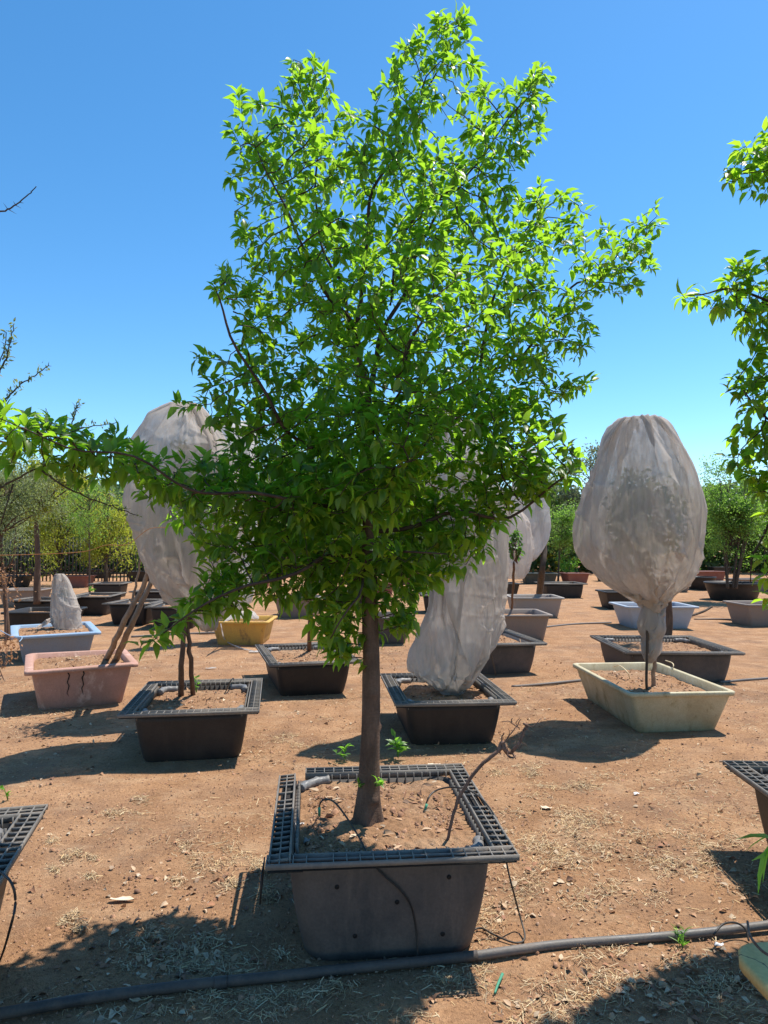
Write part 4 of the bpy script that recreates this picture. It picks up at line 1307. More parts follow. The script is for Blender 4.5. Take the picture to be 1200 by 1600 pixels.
for k, (px, py, w, d, m, lab, kind) in enumerate(far):
    rz = math.radians([3, -4, 6, -2, 5][k % 5])
    cx, cy = place(px, py, w, d, rz)
    if kind == 'grid':
        grid_pot(cx, cy, rz, w, d, lab, lod=1, seed=50 + k, body=M[m])
    else:
        plain_tub(cx, cy, rz, w, d, lab, M[m], lip=.05, taper=.08, seed=50 + k, name='plastic_tub', group='plain tubs in the rows behind')
FARTUB = ['cut off by the left edge', 'left of the maroon tub', 'right of the maroon tub, before the fence', 'just left of the big left cover', 'behind the big left cover', 'behind the low left branches', 'just left of the trunk', 'behind the sagging cover', 'behind the small tan cover', 'right behind the neck of the balloon-shaped cover', 'behind the multi-stemmed shrub']
for k, px in enumerate((-15, 55, 150, 262, 338, 445, 560, 700, 800, 1030, 1130)):
    cx, cy = place(px, 886 + (k * 7) % 5, .9, .9, 0, .4)
    t = plain_tub(cx, cy, math.radians((k * 37) % 20 - 10), .9 + .1 * (k % 3), .9, 'small black tub in the farthest row, ' + FARTUB[k], M['black' if k % 3 else 'greenblack'], H=.4, lip=.04, taper=.08, seed=90 + k, group='black tubs in the farthest row')
# big round pot under the shrub
def round_pot(px, py, w, label, mat, H=.45):
    p = G(px, py, H); cy = p[1] + w / 2
    root = empty('round_pot', (p[0] * cy / p[1], cy, 0)); tag(root, label, 'plant pot', 'round black pots at the back')
    n = 40; a = np.arange(n) * 2 * math.pi / n
    def ring(r, z): return np.stack([r * np.cos(a), r * np.sin(a), np.full(n, z)], -1)
    r = w / 2
    mb = MB(); mb.rings([ring(r * .7, -.02), ring(r * .78, .02), ring(r * .93, H * .7), ring(r * .96, H - .05), ring(r, H - .04), ring(r, H), ring(r * .94, H), ring(r * .9, H * .7)])
    mb.build('body', mat, root, True)
    s = soil_patch(r * .66, r * .66, H - .1, 7); link('soil', s, M['soil'], root)
    mb = MB(); mb.rings([ring(r * .93, H - .11), ring(r * .5, H - .1)], False, True); mb.build('soil_edge', M['soil'], root, True)
    return root
round_pot(1145, 912, 1.55, 'big black tub holding the multi-stemmed green shrub at right', M['black'], .5)
round_pot(1095, 902, 1.0, 'round black pot left of the multi-stemmed shrub', M['black'], .45)

# ------------------------------------------------------------------ covered trees and their covers
b = G(283, 1094, .36); d = 5.55
covered_tree('tree on two bare stems inside the big cover at left', [([G(283,1094,.28), D(284,1040,5.6), D(290,950,5.65), D(295,850,5.7)], .026), ([G(303,1092,.28), D(297,1030,5.65), D(293,950,5.7), D(300,850,5.75)], .022)],
             D(292, 790, 5.75), (.36, .34, .62), 31, 1500)
bag([(290,633,5.75,22),(280,650,5.75,60),(282,690,5.7,86),(290,740,5.75,98),(294,800,5.75,98),(300,860,5.75,92),(304,900,5.75,76),(308,934,5.75,50),(318,958,5.75,26),(326,985,5.75,14)], 3,
    'big pale cloth cover at left pulled over the tree with two thin stems', M['cloth'], ties=[(7,.20),(8,.10),(9,.06)], tip=.26, comp=.45, slack=1.04, cap=1.05, up=3, crease=.024, nu=96, nv=96, steps=170, iters=14)
covered_tree('tree with two leaning stems growing out of the pink tub', [([G(165,1032,.34), D(190,980,6.7), D(228,905,6.6), D(262,820,6.5)], .032), ([G(180,1034,.34), D(204,980,6.8), D(236,910,6.8), D(285,800,6.9)], .034), ([D(206,940,6.9), D(215,900,6.9), D(222,850,6.9)], .014)],
             D(300, 770, 6.8), (.45, .4, .5), 32, 900, M['bark_pale'])
bag([(360,655,6.9,10),(360,668,6.9,38),(350,700,6.9,66),(335,750,6.9,72),(330,800,6.9,68),(340,850,6.9,54),(310,880,6.9,30),(280,900,6.8,12)], 4,
    'white sunlit cover partly hidden behind the big left cover', M['cloth_white'], slack=1.1, tip=.3)
covered_tree('slim tree rising from the yellow tub', [([G(372,962,.34), D(374,900,11.6), D(376,800,11.6)], .03)], D(382, 745, 11.6), (.28, .28, .6), 33, 400)
bag([(385,658,11.6,6),(388,672,11.6,16),(388,700,11.6,20),(384,740,11.6,20),(380,790,11.6,22),(374,850,11.6,20),(376,900,11.6,12),(374,940,11.6,14),(376,955,11.6,7)], 5,
    'narrow white cover above the yellow tub', M['cloth_white'])

covered_tree('tree inside the sagging cover behind the trunk', [([G(705,1078,.26), D(712,1010,6.2), D(722,900,6.2), D(715,780,6.2)], .026)], D(722, 800, 6.2), (.33, .3, .68), 34, 1100)
bag([(690,640,6.2,10),(694,660,6.2,30),(716,710,6.2,56),(738,770,6.2,74),(750,830,6.2,66),(748,870,6.2,62),(738,905,6.2,66),(732,948,6.2,58),(712,992,6.2,84),(696,1035,6.15,72),(700,1060,6.1,40),(706,1080,6.1,14)], 6,
    'tall beige cover sagging low onto the soil of the pot right of the trunk', M['cloth'], ties=[(11,.05),(10,.17)], slack=1.06, tens=1.05, grav=2.0, tip=.36, ntip=30, comp=.4, cap=1.04, up=3, crease=.024, nu=96, nv=96, steps=170, iters=14)


covered_tree('thin dark tree in the grey brown tub', [([G(800,955,.34), D(802,900,8.6), D(805,850,8.6)], .02)], D(806, 850, 8.6), (.14, .14, .22), 35, 200)
bag([(806,800,10.4,10),(806,815,10.4,24),(806,850,10.4,30),(808,875,10.4,24),(804,892,10.4,12),(803,902,10.4,6)], 7,
    'small tan cover between the sagging cover and the grey one', M['cloth'])
covered_tree('tree with a straight grey trunk in the pale grey tub', [([G(843,929,.34), D(846,900,14.6), D(850,850,14.6), D(838,780,14.6)], .085)], D(832, 790, 14.6), (.36, .35, .7), 36, 500, M['bark_dark'])
bag([(826,700,14.6,6),(826,716,14.6,22),(828,750,14.6,32),(830,790,14.6,33),(832,825,14.6,32),(829,855,14.6,24),(824,872,14.6,14),(822,880,14.6,7)], 8,
    'grey cover on the straight grey trunk beyond the right branches', M['cloth_white'])

# balloon cover on the cream tub
yb = G(1018, 1078, .275)[1]
covered_tree('tree staked in the cream tub inside the balloon-shaped cover', [([G(1020,1079,.25), D(1022,1020,yb), D(1018,930,yb), D(1010,850,yb)], .02)], D(1008, 800, yb), (.46, .42, .60), 37, 1900, M['bark_pale'], .075)
bag([(1000,655,yb,30),(1003,662,yb,52),(1002,700,yb,74),(1001,750,yb,92),(1002,800,yb,106),(1001,835,yb,110),(1002,870,yb,100),(1004,900,yb,80),(1012,922,yb,46),(1019,940,yb,21),(1018,952,yb,14),(1017,975,yb,22),(1019,1000,yb,19),(1017,1022,yb,14),(1014,1036,yb,8)], 9,
    'large balloon-shaped pale cover tied at a neck above the cream tub', M['cloth'], ties=[(9,.055),(12,.085),(14,.03)], tip=.22, ntip=30, comp=.4, slack=1.02, grav=2.0, cap=1.05, up=3, crease=.024, nu=96, nv=96, steps=170, iters=14)
mb = MB(); mb.tube(smooth_path([G(1011,1083,.25), D(1010,1060,yb-.08), D(1011,1020,yb-.08), D(1012,960,yb-.05)], 4), .012, 10)
tag(mb.build('stake', M['bark_dark'], None, True), 'thin dark stake beside the stem in the cream tub', 'stake')
mb = MB(); p = D(1019, 945, yb); n = 28
mb.tube([p + np.array([.075 * math.cos(k * 2 * math.pi / n), .068 * math.sin(k * 2 * math.pi / n), .008 * math.sin(k * 1.1)]) for k in range(n + 1)], .006, 6)
tag(mb.build('tie', M['straw'], None, True), 'twisted tie gathering the neck of the balloon-shaped cover', 'tie')

# other visible trunks standing in their pots
def stem_tree(label, pts, r, top, leafmat, seed, nleaf=1200, bark=None, crown_r=(.5,.5,.5), **kw):
    rng = np.random.default_rng(seed)
    root = empty('young_tree', pts[0]); tag(root, label, 'tree')
    mt = MB(); mt.tube(smooth_path(pts, 6), np.linspace(r, r * .6, (len(pts) - 1) * 6 + 1), 12); mt.build('trunk', bark or M['bark'], root, True, world=True)
    if nleaf:
        C = np.array(top); CC = C + unit(rng.normal(0, 1, (20, 3))) * np.array(crown_r) * rng.uniform(.3, 1, (20, 1))
        mb = MB()
        for c in CC: mb.tube(smooth_path([pts[-1], (pts[-1] + c) / 2 + rng.normal(0, .03, 3), c], 4), np.linspace(r * .4, .003, 9), 5)
        mb.build('branches', bark or M['bark'], root, True, world=True)
        P = CC[rng.integers(0, 20, nleaf)] + rng.normal(0, .1, (nleaf, 3))
        V, q = simple_leaves(P, unit(rng.normal(0, 1, P.shape) + np.array([0, 0, -.5])), unit(rng.normal(0, .6, P.shape) + np.array([0, 0, 1])), rng.uniform(.7, 1.2, nleaf) * kw.get('ls', .06), kw.get('ls', .06) * .45)
        link('crown', mk_mesh('crown', V, None, q), leafmat, root, True)
    return root
stem_tree('thin-stemmed young tree in the pot just left of the big trunk', [G(483,1020,.27), D(484,980,8.1), D(486,900,8.1), D(488,800,8.1)], .028, D(490, 740, 7.8), M['shrub'], 61, 900, crown_r=(.4,.4,.5))
p0 = G(1043, 1002, .27)
stem_tree('bent brown trunk in the dark pot behind the cream tub', [p0, D(1046,970,p0[1]), D(1044,930,p0[1]), D(1040,860,p0[1]), D(1038,760,p0[1])], .052, D(1035, 780, p0[1]), M['shrub'], 62, 600, bark=M['bark'], crown_r=(.3,.3,.4))
p0 = G(58, 944, .35)
stem_tree('brown post-like trunk in a black pot at the far left', [p0, D(58,900,p0[1]), D(59,876,p0[1]), D(56,800,p0[1])], .075, D(50, 765, p0[1]), M['feather'], 63, 9000, crown_r=(1.1,.8,.75), ls=.07)
p0 = G(96, 985, .33)

# small wrapped sapling
y0 = p0[1]
covered_tree('small wrapped sapling on two short stems in the blue-rimmed tub', [([G(91,985,.32), D(91,960,y0), D(95,920,y0)], .024), ([G(102,985,.32), D(100,960,y0), D(98,925,y0)], .024)], D(98, 935, y0), (.1, .1, .15), 64, 80)
bag([(93,897,y0,6),(95,903,y0,12),(97,916,y0,15),(101,934,y0,20),(106,952,y0,25),(108,968,y0,25),(108,981,y0-.02,18)], 12, 'small white cloth tied over the sapling in the blue-rimmed tub', M['cloth'], slack=1.2, tip=.30, ntip=16, comp=.4, cap=1.15, nu=72, nv=60, crease=.02, steps=150)
rngc = np.random.default_rng(2)
def cloth_heap(label, pts, seed, mat):
    """low crumpled sheet lying along a line: pts (px,py,h,halfwidth)"""
    rng = np.random.default_rng(seed)
    P = np.array([G(a, b, h) for a, b, h, w in pts]); W = np.array([p[3] for p in pts]); Hh = np.array([p[2] for p in pts])
    n, m = 60, 26
    t = np.linspace(0, 1, n); C = np.stack([np.interp(t, np.linspace(0, 1, len(P)), P[:, i]) for i in range(3)], 1); w = np.interp(t, np.linspace(0, 1, len(P)), W)
    V = []
    for i in range(n):
        for j in range(m):
            s = j / (m - 1) * 2 - 1
            z = (1 - s * s) * w[i] * .8 + .05 * w[i] * math.sin(s * 9 + i * .4)
            V.append((C[i, 0] + .1 * w[i] * math.sin(s * 5), C[i, 1] + s * w[i], C[i, 2] + z + .015 * float(vnoise([i * .3, j * .5, seed], seed))))
    V = np.array(V); i = np.arange(n * m).reshape(n, m)
    q = np.stack([i[:-1, :-1], i[:-1, 1:], i[1:, 1:], i[1:, :-1]], -1).reshape(-1, 4)
    o = link('loose_cloth', mk_mesh('loose_cloth', V, None, q, True), mat); tag(o, label, 'cloth')
cloth_heap('loose end of white cloth lying on the rim of the blue-rimmed tub', [(58,984,.40,.04),(75,975,.41,.09),(92,970,.42,.07)], 3, M['cloth'])
cloth_heap('crumpled white cloth lying on the yellow tub', [(350,972,.44,.05),(368,966,.45,.12),(392,966,.45,.14),(404,968,.44,.05)], 4, M['cloth_white'])

# ------------------------------------------------------------------ background trees
T = px_tree
T('feathery_tree', 'yellow green feathery tree with a dark trunk behind the wrapped sapling', 92, 915, 700, 915, 98, 170, M['feather'], M['bark_dark'], 101, nclump=48, nleaf=15000, lsize=.13, trunk_r=.085, clump_r=.30, droop=.25, aspect=.28, shell=.2)
T('feathery_tree', 'yellow green feathery tree just left of the big left cover', 165, 915, 728, 915, 170, 110, M['feather'], M['bark_dark'], 102, nclump=30, nleaf=11000, lsize=.13, trunk_r=.10, clump_r=.28, droop=.25, aspect=.28, shell=.2)
T('thorn_tree', 'fine-leaved grey green thorn tree at the far left edge, behind the bright branch', 12, 1000, 640, 905, -20, 245, M['acacia'], M['bark'], 103, nclump=60, nleaf=34000, lsize=.06, trunk_r=.05, clump_r=.17, droop=.08, aspect=.3, shell=.2)
T('leafy_tree', 'mid green tree seen between the fence and the left cover', 200, 900, 755, 895, 200, 95, M['shrub'], M['bark_dark'], 104, nclump=28, nleaf=9000, lsize=.16, trunk_r=.07, clump_r=.35, shell=.2)
T('leafy_tree', 'dull green tree at the far left beyond the thorn tree', 35, 896, 745, 895, 28, 140, M['greyleaf'], M['bark_dark'], 105, nclump=34, nleaf=10000, lsize=.18, trunk_r=.08, clump_r=.45, shell=.2)
T('willow_tree', 'pale drooping tree behind the upper left branches of the tall tree', 430, 905, 610, 850, 432, 95, M['willow'], M['bark_dark'], 106, nclump=30, nleaf=7000, lsize=.15, trunk_r=.08, clump_r=.22, droop=.45, aspect=.22)
T('leafy_tree', 'green tree behind the narrow white cover', 395, 896, 755, 890, 395, 110, M['feather'], M['bark_dark'], 107, nclump=30, nleaf=8000, lsize=.18, trunk_r=.08, clump_r=.4, shell=.2)
T('leafy_tree', 'dark green tree hidden behind the left half of the tall tree', 490, 893, 760, 890, 490, 135, M['far'], M['bark_dark'], 108, nclump=32, nleaf=9000, lsize=.2, trunk_r=.09, clump_r=.5, shell=.2)
T('leafy_tree', 'dark green tree behind the trunk of the tall tree', 600, 892, 765, 890, 605, 150, M['far'], M['bark_dark'], 109, nclump=32, nleaf=9000, lsize=.2, trunk_r=.09, clump_r=.55, shell=.2)
T('leafy_tree', 'dark green tree behind the right half of the tall tree', 720, 893, 760, 890, 720, 145, M['far'], M['bark_dark'], 110, nclump=32, nleaf=9000, lsize=.2, trunk_r=.09, clump_r=.5, shell=.2)
T('willow_tree', 'hazy pale green tree far away right of the tall tree', 830, 874, 692, 840, 838, 95, M['willow'], M['bark_dark'], 111, nclump=34, nleaf=8000, lsize=.3, trunk_r=.14, clump_r=.75, aspect=.3)
T('leafy_tree', 'narrow grey green tree just left of the balloon-shaped cover', 925, 896, 680, 830, 922, 80, M['greyleaf'], M['bark_dark'], 112, nclump=32, nleaf=8000, lsize=.16, trunk_r=.08, clump_r=.33)
T('leafy_tree', 'thin-trunked dark green tree above the golden shrub', 872, 908, 775, 875, 882, 80, M['shrub'], M['bark_dark'], 113, nclump=30, nleaf=9000, lsize=.10, trunk_r=.05, clump_r=.24, shell=.2)
T('golden_shrub', 'golden yellow low shrub between the grey trunk and the balloon-shaped cover', 880, 893, 838, 890, 878, 80, M['gold'], M['bark_dark'], 114, nclump=22, nleaf=4500, lsize=.12, trunk_r=.03, clump_r=.25, cat='shrub')
T('green_shrub', 'low green shrub in front of the golden shrub', 890, 899, 856, 899, 890, 36, M['weed'], M['bark_dark'], 115, nclump=14, nleaf=1800, lsize=.09, trunk_r=.02, clump_r=.14, cat='shrub')
T('multistem_shrub', 'upright multi-stemmed green shrub in the big black tub at right', 1140, 918, 705, 900, 1142, 125, M['shrub'], M['bark_dark'], 116, base_h=.4, nclump=60, nleaf=24000, lsize=.07, trunks=7, trunk_r=.035, clump_r=.20, cat='shrub', shell=.15)
T('leafy_tree', 'green tree at the right edge behind the multi-stemmed shrub', 1195, 896, 725, 895, 1196, 100, M['shrub'], M['bark_dark'], 117, nclump=34, nleaf=10000, lsize=.15, trunk_r=.06, clump_r=.35, shell=.2)
T('leafy_tree', 'green tree peeping out right behind the balloon-shaped cover', 1088, 896, 755, 895, 1088, 85, M['shrub'], M['bark_dark'], 118, nclump=30, nleaf=9000, lsize=.15, trunk_r=.06, clump_r=.35, shell=.2)
T('leafy_tree', 'dark green tree behind the balloon-shaped cover', 1000, 892, 768, 890, 975, 140, M['far'], M['bark_dark'], 119, nclump=32, nleaf=9000, lsize=.2, trunk_r=.08, clump_r=.5, shell=.2)
T('feathery_tree', 'feathery green sapling on a thin stem standing before the yellow green trees', 140, 925, 722, 850, 138, 100, M['shrub'], M['bark_dark'], 140, nclump=34, nleaf=8000, lsize=.075, trunk_r=.04, clump_r=.2, droop=.2, aspect=.3)
T('feathery_tree', 'light green feathery sapling on a thin stem at the far left edge', 22, 938, 706, 850, 22, 95, M['willow'], M['bark_dark'], 141, nclump=34, nleaf=7000, lsize=.065, trunk_r=.035, clump_r=.18, droop=.2, aspect=.3)
T('low_shrub', 'low green shrub in front of the fence, left of the maroon tub', 45, 893, 838, 896, 40, 70, M['shrub'], M['bark_dark'], 130, nclump=20, nleaf=4500, lsize=.15, trunk_r=.03, clump_r=.35, cat='shrub', shell=.1)
T('low_shrub', 'dark green low shrub in front of the fence, right of the maroon tub', 185, 894, 842, 898, 185, 75, M['far'], M['bark_dark'], 131, nclump=20, nleaf=4500, lsize=.15, trunk_r=.03, clump_r=.35, cat='shrub', shell=.1)
T('low_shrub', 'dull grey green low shrub behind the maroon tub', 120, 890, 845, 892, 118, 80, M['greyleaf'], M['bark_dark'], 132, nclump=20, nleaf=4500, lsize=.16, trunk_r=.03, clump_r=.4, cat='shrub', shell=.1)
T('low_shrub', 'low green shrub between the big left cover and the low branches', 255, 893, 845, 896, 260, 70, M['shrub'], M['bark_dark'], 133, nclump=20, nleaf=4500, lsize=.15, trunk_r=.03, clump_r=.35, cat='shrub', shell=.1)
T('low_shrub', 'low dark shrub seen under the right side of the balloon-shaped cover', 1075, 889, 838, 893, 1075, 60, M['far'], M['bark_dark'], 134, nclump=18, nleaf=4000, lsize=.15, trunk_r=.03, clump_r=.35, cat='shrub', shell=.1)
T('dry_shrub', 'small dry brown plant at the left edge beside the pink tub', 8, 1062, 990, 1050, 8, 40, M['dryleaf'], M['dead'], 120, nclump=14, nleaf=260, lsize=.05, trunk_r=.008, clump_r=.06, cat='shrub')
T('dry_shrub', 'dry brown tangle of twigs at the left edge above the black pots', 10, 1010, 880, 945, 10, 60, M['dryleaf'], M['dead'], 121, nclump=14, nleaf=420, lsize=.05, trunk_r=.01, clump_r=.10, cat='shrub')

def treeline():
    rng = np.random.default_rng(77)
    n = 120000
    x = rng.uniform(-45, 45, n); y = rng.uniform(38, 48, n)
    top = 2.9 + 3.6 * fbm(np.stack([x * .22, y * 0, y * 0], -1), 4, 3)
    z = rng.uniform(0, 1, n) ** .8 * top
    P = np.stack([x, y, z], -1)
    P = P[vnoise(P * .9, 5) > .25]; n = len(P)
    V, q = simple_leaves(P, unit(rng.normal(0, 1, (n, 3))), unit(rng.normal(0, 1, (n, 3)) + np.array([0, -.3, .6])), rng.uniform(.3, .5, n), .26)
    o = link('distant_trees', mk_mesh('distant_trees', V, None, q), M['far']); tag(o, 'dark green belt of distant trees along the horizon', 'trees', kind='stuff')
treeline()

def fence():
    y = 30
    x0, x1 = D(-60, 850, y)[0], D(420, 850, y)[0]
    root = empty('palisade_fence', ((x0 + x1) / 2, y, 0)); tag(root, 'dark fence of thin upright bars behind the yellow green trees', 'fence')
    mb = MB(); x = x0
    while x < x1:
        mb.box(x, x + .05, y, y + .03, -.02, 1.9); x += .16
    mb.build('bars', M['fence'], root, world=True)
    mb = MB(); mb.box(x0, x1, y + .033, y + .07, .3, .36); mb.box(x0, x1, y + .033, y + .07, 1.5, 1.56); mb.build('rail', M['fence'], root, world=True)
fence()

# ------------------------------------------------------------------ pipes and tubes
def pipe(name, label, pts, r, mat, cat='pipe', n=16, sub=8, group=None):
    P = smooth_path(pts, sub)
    mb = MB(); mb.tube(P, r, n)
    o = mb.build(name, mat, None, True); tag(o, label, cat, group); return o
R1 = .016
def GP(px, py, h): return G(px, py, h)
root = empty('water_pipe', G(740, 1495, R1)); tag(root, 'thick black water pipe running across the ground in front of the pot', 'pipe')
mb = MB(); mb.tube(smooth_path([G(-60,1592,R1), G(0,1584,R1), G(150,1558,R1+.003), G(300,1539,R1), G(450,1524,R1), G(560,1512,R1), G(660,1502,R1+.002), G(745,1493,R1)], 8), .0185, 18)
mb.build('pipe_section', M['pipe'], root, True, world=True)
mb = MB(); mb.tube(smooth_path([G(738,1494,R1), G(800,1485,R1+.004), G(880,1475,R1), G(1000,1466,R1), G(1100,1457,R1), G(1200,1445,R1), G(1300,1432,R1)], 8), .0165, 18)
mb.build('pipe_section', M['pipegrey'], root, True, world=True)  # sunlit stretch of the same pipe, its light put into the colour
mb = MB(); mb.tube(smooth_path([G(335,1536,R1), G(345,1535,R1), G(355,1534,R1)], 4), .021, 18); mb.build('coupling', M['pipe'], root, True, world=True)
pipe('thin_pipe', 'thin pale pipe lying on the ground left of the cream tub', [G(800,1073,.012), G(850,1069,.012), G(908,1063,.012)], .016, M['pipegrey'])
pipe('thin_pipe', 'thin pale pipe lying on the ground right of the cream tub', [G(1125,1066,.012), G(1170,1062,.012), G(1230,1058,.012)], .016, M['pipegrey'])
pipe('thin_pipe', 'thin grey pipe on the ground in front of the pale blue tub', [G(850,980,.012), G(900,975,.012), G(955,973,.012)], .02, M['pipegrey'])
pipe('thin_pipe', 'thin dark pipe on the ground at right behind the dark pot', [G(1085,968,.012), G(1140,968,.012), G(1180,975,.012)], .02, M['pipe'])
pipe('thin_pipe', 'thin pipe on the ground behind the pink tub', [G(205,995,.012), G(240,993,.012), G(300,990,.012), G(420,985,.012)], .02, M['pipegrey'])
# drip tubes of the front pot
root = empty('drip_tube', G(500, 1290, .37)); tag(root, 'black drip tube looping out of the soil and over the front rim', 'drip tube')
mb = MB(); mb.tube(smooth_path([G(500,1292,.36), G(499,1272,.40), D(500,1256,2.98), D(508,1249,2.98), D(522,1253,2.95), D(540,1275,2.88), D(562,1310,2.78), D(580,1345,2.70), D(600,1368,2.69), D(625,1390,2.70), D(642,1415,2.72), D(650,1450,2.735), D(652,1482,2.73), G(652,1500,.01)], 8), .0038, 8)
mb.build('tube', M['tube'], root, True, world=True)
mb = MB(); mb.tube([D(499,1274,3.02), D(499,1262,3.0)], .0062, 8); mb.build('connector', M['green_tie'], root, True, world=True)
root = empty('drip_tube', G(664, 1272, .37)); tag(root, 'black drip tube arching over the right rim down to the water pipe', 'drip tube')
mb = MB(); mb.tube(smooth_path([G(663,1273,.36), D(668,1250,3.2), D(680,1236,3.25), D(705,1230,3.25), D(735,1236,3.2), D(762,1258,3.1), D(785,1300,2.98), D(792,1350,2.96), D(800,1385,2.93), G(812,1430,.06), G(820,1465,.015), G(805,1473,.01), G(775,1462,.012), G(750,1450,.012), G(728,1460,.01)], 8), .0038, 8)
mb.build('tube', M['tube'], root, True, world=True)
mb = MB(); mb.tube([D(667,1256,3.19), D(664,1266,3.18)], .0062, 8); mb.build('connector', M['green_tie'], root, True, world=True)
pipe('drip_tube', 'thin black tube hanging over the rim of the pot at the left edge', [D(-30,1340,2.3), D(0,1362,2.25), D(18,1380,2.2), D(24,1410,2.2), D(16,1450,2.22), G(0,1500,.02), G(-20,1530,.01)], .004, M['tube'], 'drip tube')
pipe('drip_tube', 'thin black tube lying beside the cracked yellow tub corner', [G(1115,1460,.05), G(1130,1444,.06), G(1150,1442,.05), G(1165,1452,.03), G(1170,1470,.0)], .004, M['tube'], 'drip tube')
pipe('twig', 'dead twig lying across the cracked yellow tub corner', [G(1168,1440,.3), G(1172,1462,.45), G(1190,1485,.45), G(1215,1500,.46)], .004, M['dead'], 'twig')
pipe('drip_tube', 'thin pale blue tube hanging from the blue-rimmed tub', [G(0,985,.42), G(18,994,.44), G(34,996,.44), G(30,1003,.4)], .006, M['bluerim'], 'drip tube')
pipe('drip_tube', 'thin pale tube hanging down the front of the yellow tub', [G(345,975,.44), D(352,1000,11.0), D(375,1012,10.6), G(398,1018,.01)], .008, M['cloth_white'], 'drip tube')
pipe('drip_tube', 'black tube arching over the soil of the pot under the big left cover', [G(352,1082,.31), D(358,1068,5.95), D(364,1060,6.0), G(366,1066,.31)], .005, M['tube'], 'drip tube')
pipe('drip_tube', 'pale thin tube arching over the soil of the cream tub left of the stem', [G(958,1042,.35), G(968,1040,.39), G(980,1050,.37), G(985,1063,.28)], .005, M['straw'], 'drip tube')
pipe('drip_tube', 'pale thin tube arching over the back rim of the cream tub', [G(1040,1032,.35), G(1052,1038,.39), G(1048,1055,.28)], .005, M['straw'], 'drip tube')
pipe('drip_tube', 'black tube over the rim of the grey black pot behind the sagging cover', [G(770,985,.44), G(762,1003,.45), D(768,1025,8.1), G(775,1055,.02)], .006, M['tube'], 'drip tube')
pipe('twine', 'orange twine stretched at head height across the far left', [D(-20,868,5), D(60,866,5), D(130,862,5), D(165,852,5), D(200,850,5), D(232,827,5), D(260,824,5)], .002, M['twine'], 'twine')

# dead bent stem in the front pot
def dead_stem():
    rng = np.random.default_rng(8)
    root = empty('dead_sapling', G(698, 1318, .37)); tag(root, 'dead bent leafless sapling leaning right out of the front pot', 'dead sapling')
    dd = 2.88
    main = smooth_path(lp([(698,1320,dd),(703,1295,dd),(712,1260,dd),(726,1230,dd),(748,1200,dd),(770,1180,dd),(785,1168,dd)]), 6)
    mb = MB(); mb.tube(main + rng.normal(0, .001, main.shape), np.linspace(.006, .008, len(main)), 10); mb.build('stem', M['dead'], root, True, world=True)
    mb = MB()
    br = [([(778,1174),(785,1160),(790,1172),(798,1176),(806,1168),(814,1155),(820,1140),(824,1134),(818,1131)], .009),
          ([(785,1168),(794,1180),(800,1184),(806,1180)], .006), ([(786,1163),(784,1152),(788,1145)], .004), ([(786,1162),(795,1150),(803,1140),(808,1134)], .003),
          ([(808,1136),(800,1130),(795,1127),(784,1128)], .0025), ([(808,1136),(812,1126),(815,1124)], .002), ([(800,1130),(799,1124),(801,1122)], .0025), ([(824,1135),(834,1134),(842,1126),(846,1122)], .002),
          ([(790,1158),(796,1145),(794,1138)], .002), ([(806,1168),(812,1170),(815,1164)], .002), ([(800,1176),(806,1186)], .004), ([(812,1140),(806,1130),(812,1122)], .002)]
    for pts, r in br:
        P = smooth_path([D(a, b, dd + rng.normal(0, .008)) for a, b in pts], 5)
        mb.tube(P + rng.normal(0, .0008, P.shape), np.linspace(r, max(.0012, r * .55), len(P)), 7)
    for k in range(26):
        s = D(rng.uniform(782, 826), rng.uniform(1128, 1180), dd + rng.normal(0, .01)); e = s + rng.normal(0, .016, 3)
        mb.tube([s, (s + e) / 2 + rng.normal(0, .003, 3), e], [.0013, .001, .0006], 4)
    mb.build('twigs', M['dead'], root, True, world=True)
dead_stem()

# ------------------------------------------------------------------ small plants
def sprout(name, label, p, n, L, W, mat, seed, h=.12, spread=1.0, cat='weed', up=.5, group=None):
    rng = np.random.default_rng(seed)
    p = np.array(p, float)
    root = empty(name, p); tag(root, label, cat, group)
    mb = MB(); P = []; A = []
    k = max(2, n // 6)
    for i in range(k):
        e = p + np.array([rng.normal(0, .03 * spread), rng.normal(0, .03 * spread), h * rng.uniform(.6, 1)])
        Q = smooth_path([p, (p + e) / 2 + rng.normal(0, .006, 3), e], 5)
        mb.tube(Q, np.linspace(.0028, .0012, len(Q)), 5)
        for j in range(n // k):
            q = Q[rng.integers(2, len(Q))]
            P.append(q); A.append(unit(rng.normal(0, 1, 3) * np.array([1, 1, .35]) + np.array([0, 0, up])))
    mb.build('stem', M['weed'], root, True, world=True)
    P = np.array(P); A = np.array(A)
    V, t, q = leaf_arrays(P, A, unit(rng.normal(0, .4, P.shape) + np.array([0, 0, 1])), rng.uniform(.7, 1.2, len(P)) * L, W, rng)
    link('leaves', mk_mesh('leaves', V, t, q, True), mat, root, True)
sprout('weed', 'leafy green weed on the ground behind the pot, right of the trunk', G(622,1185), 26, .085, .034, M['weed'], 1, .16, 1.6)
sprout('weed', 'small leafy weed on the ground behind the pot, left of the trunk', G(540,1186), 12, .07, .03, M['weed'], 2, .10, 1.3)
sprout('trunk_sprout', 'fresh green sprout on the right side of the trunk base', D(588,1228,3.02), 9, .045, .022, M['weed'], 3, .03, .6)
sprout('trunk_sprout', 'fresh green sprout on the left side of the trunk base', D(563,1230,3.02), 7, .045, .02, M['weed'], 4, .02, .6)
sprout('seedling', 'bright green seedling beside the two thin stems in the left pot', G(307,1084,.30), 26, .05, .02, M['weed'], 5, .17, .5, 'seedling')
sprout('weed', 'small green tuft on the water pipe at right', G(1068,1478,.0), 24, .04, .006, M['weed'], 6, .05, .8, up=1.2)
sprout('seedling', 'tiny green seedling in the pot below the sagging cover', G(728,1078,.28), 8, .05, .02, M['weed'], 7, .07, .6, 'seedling')
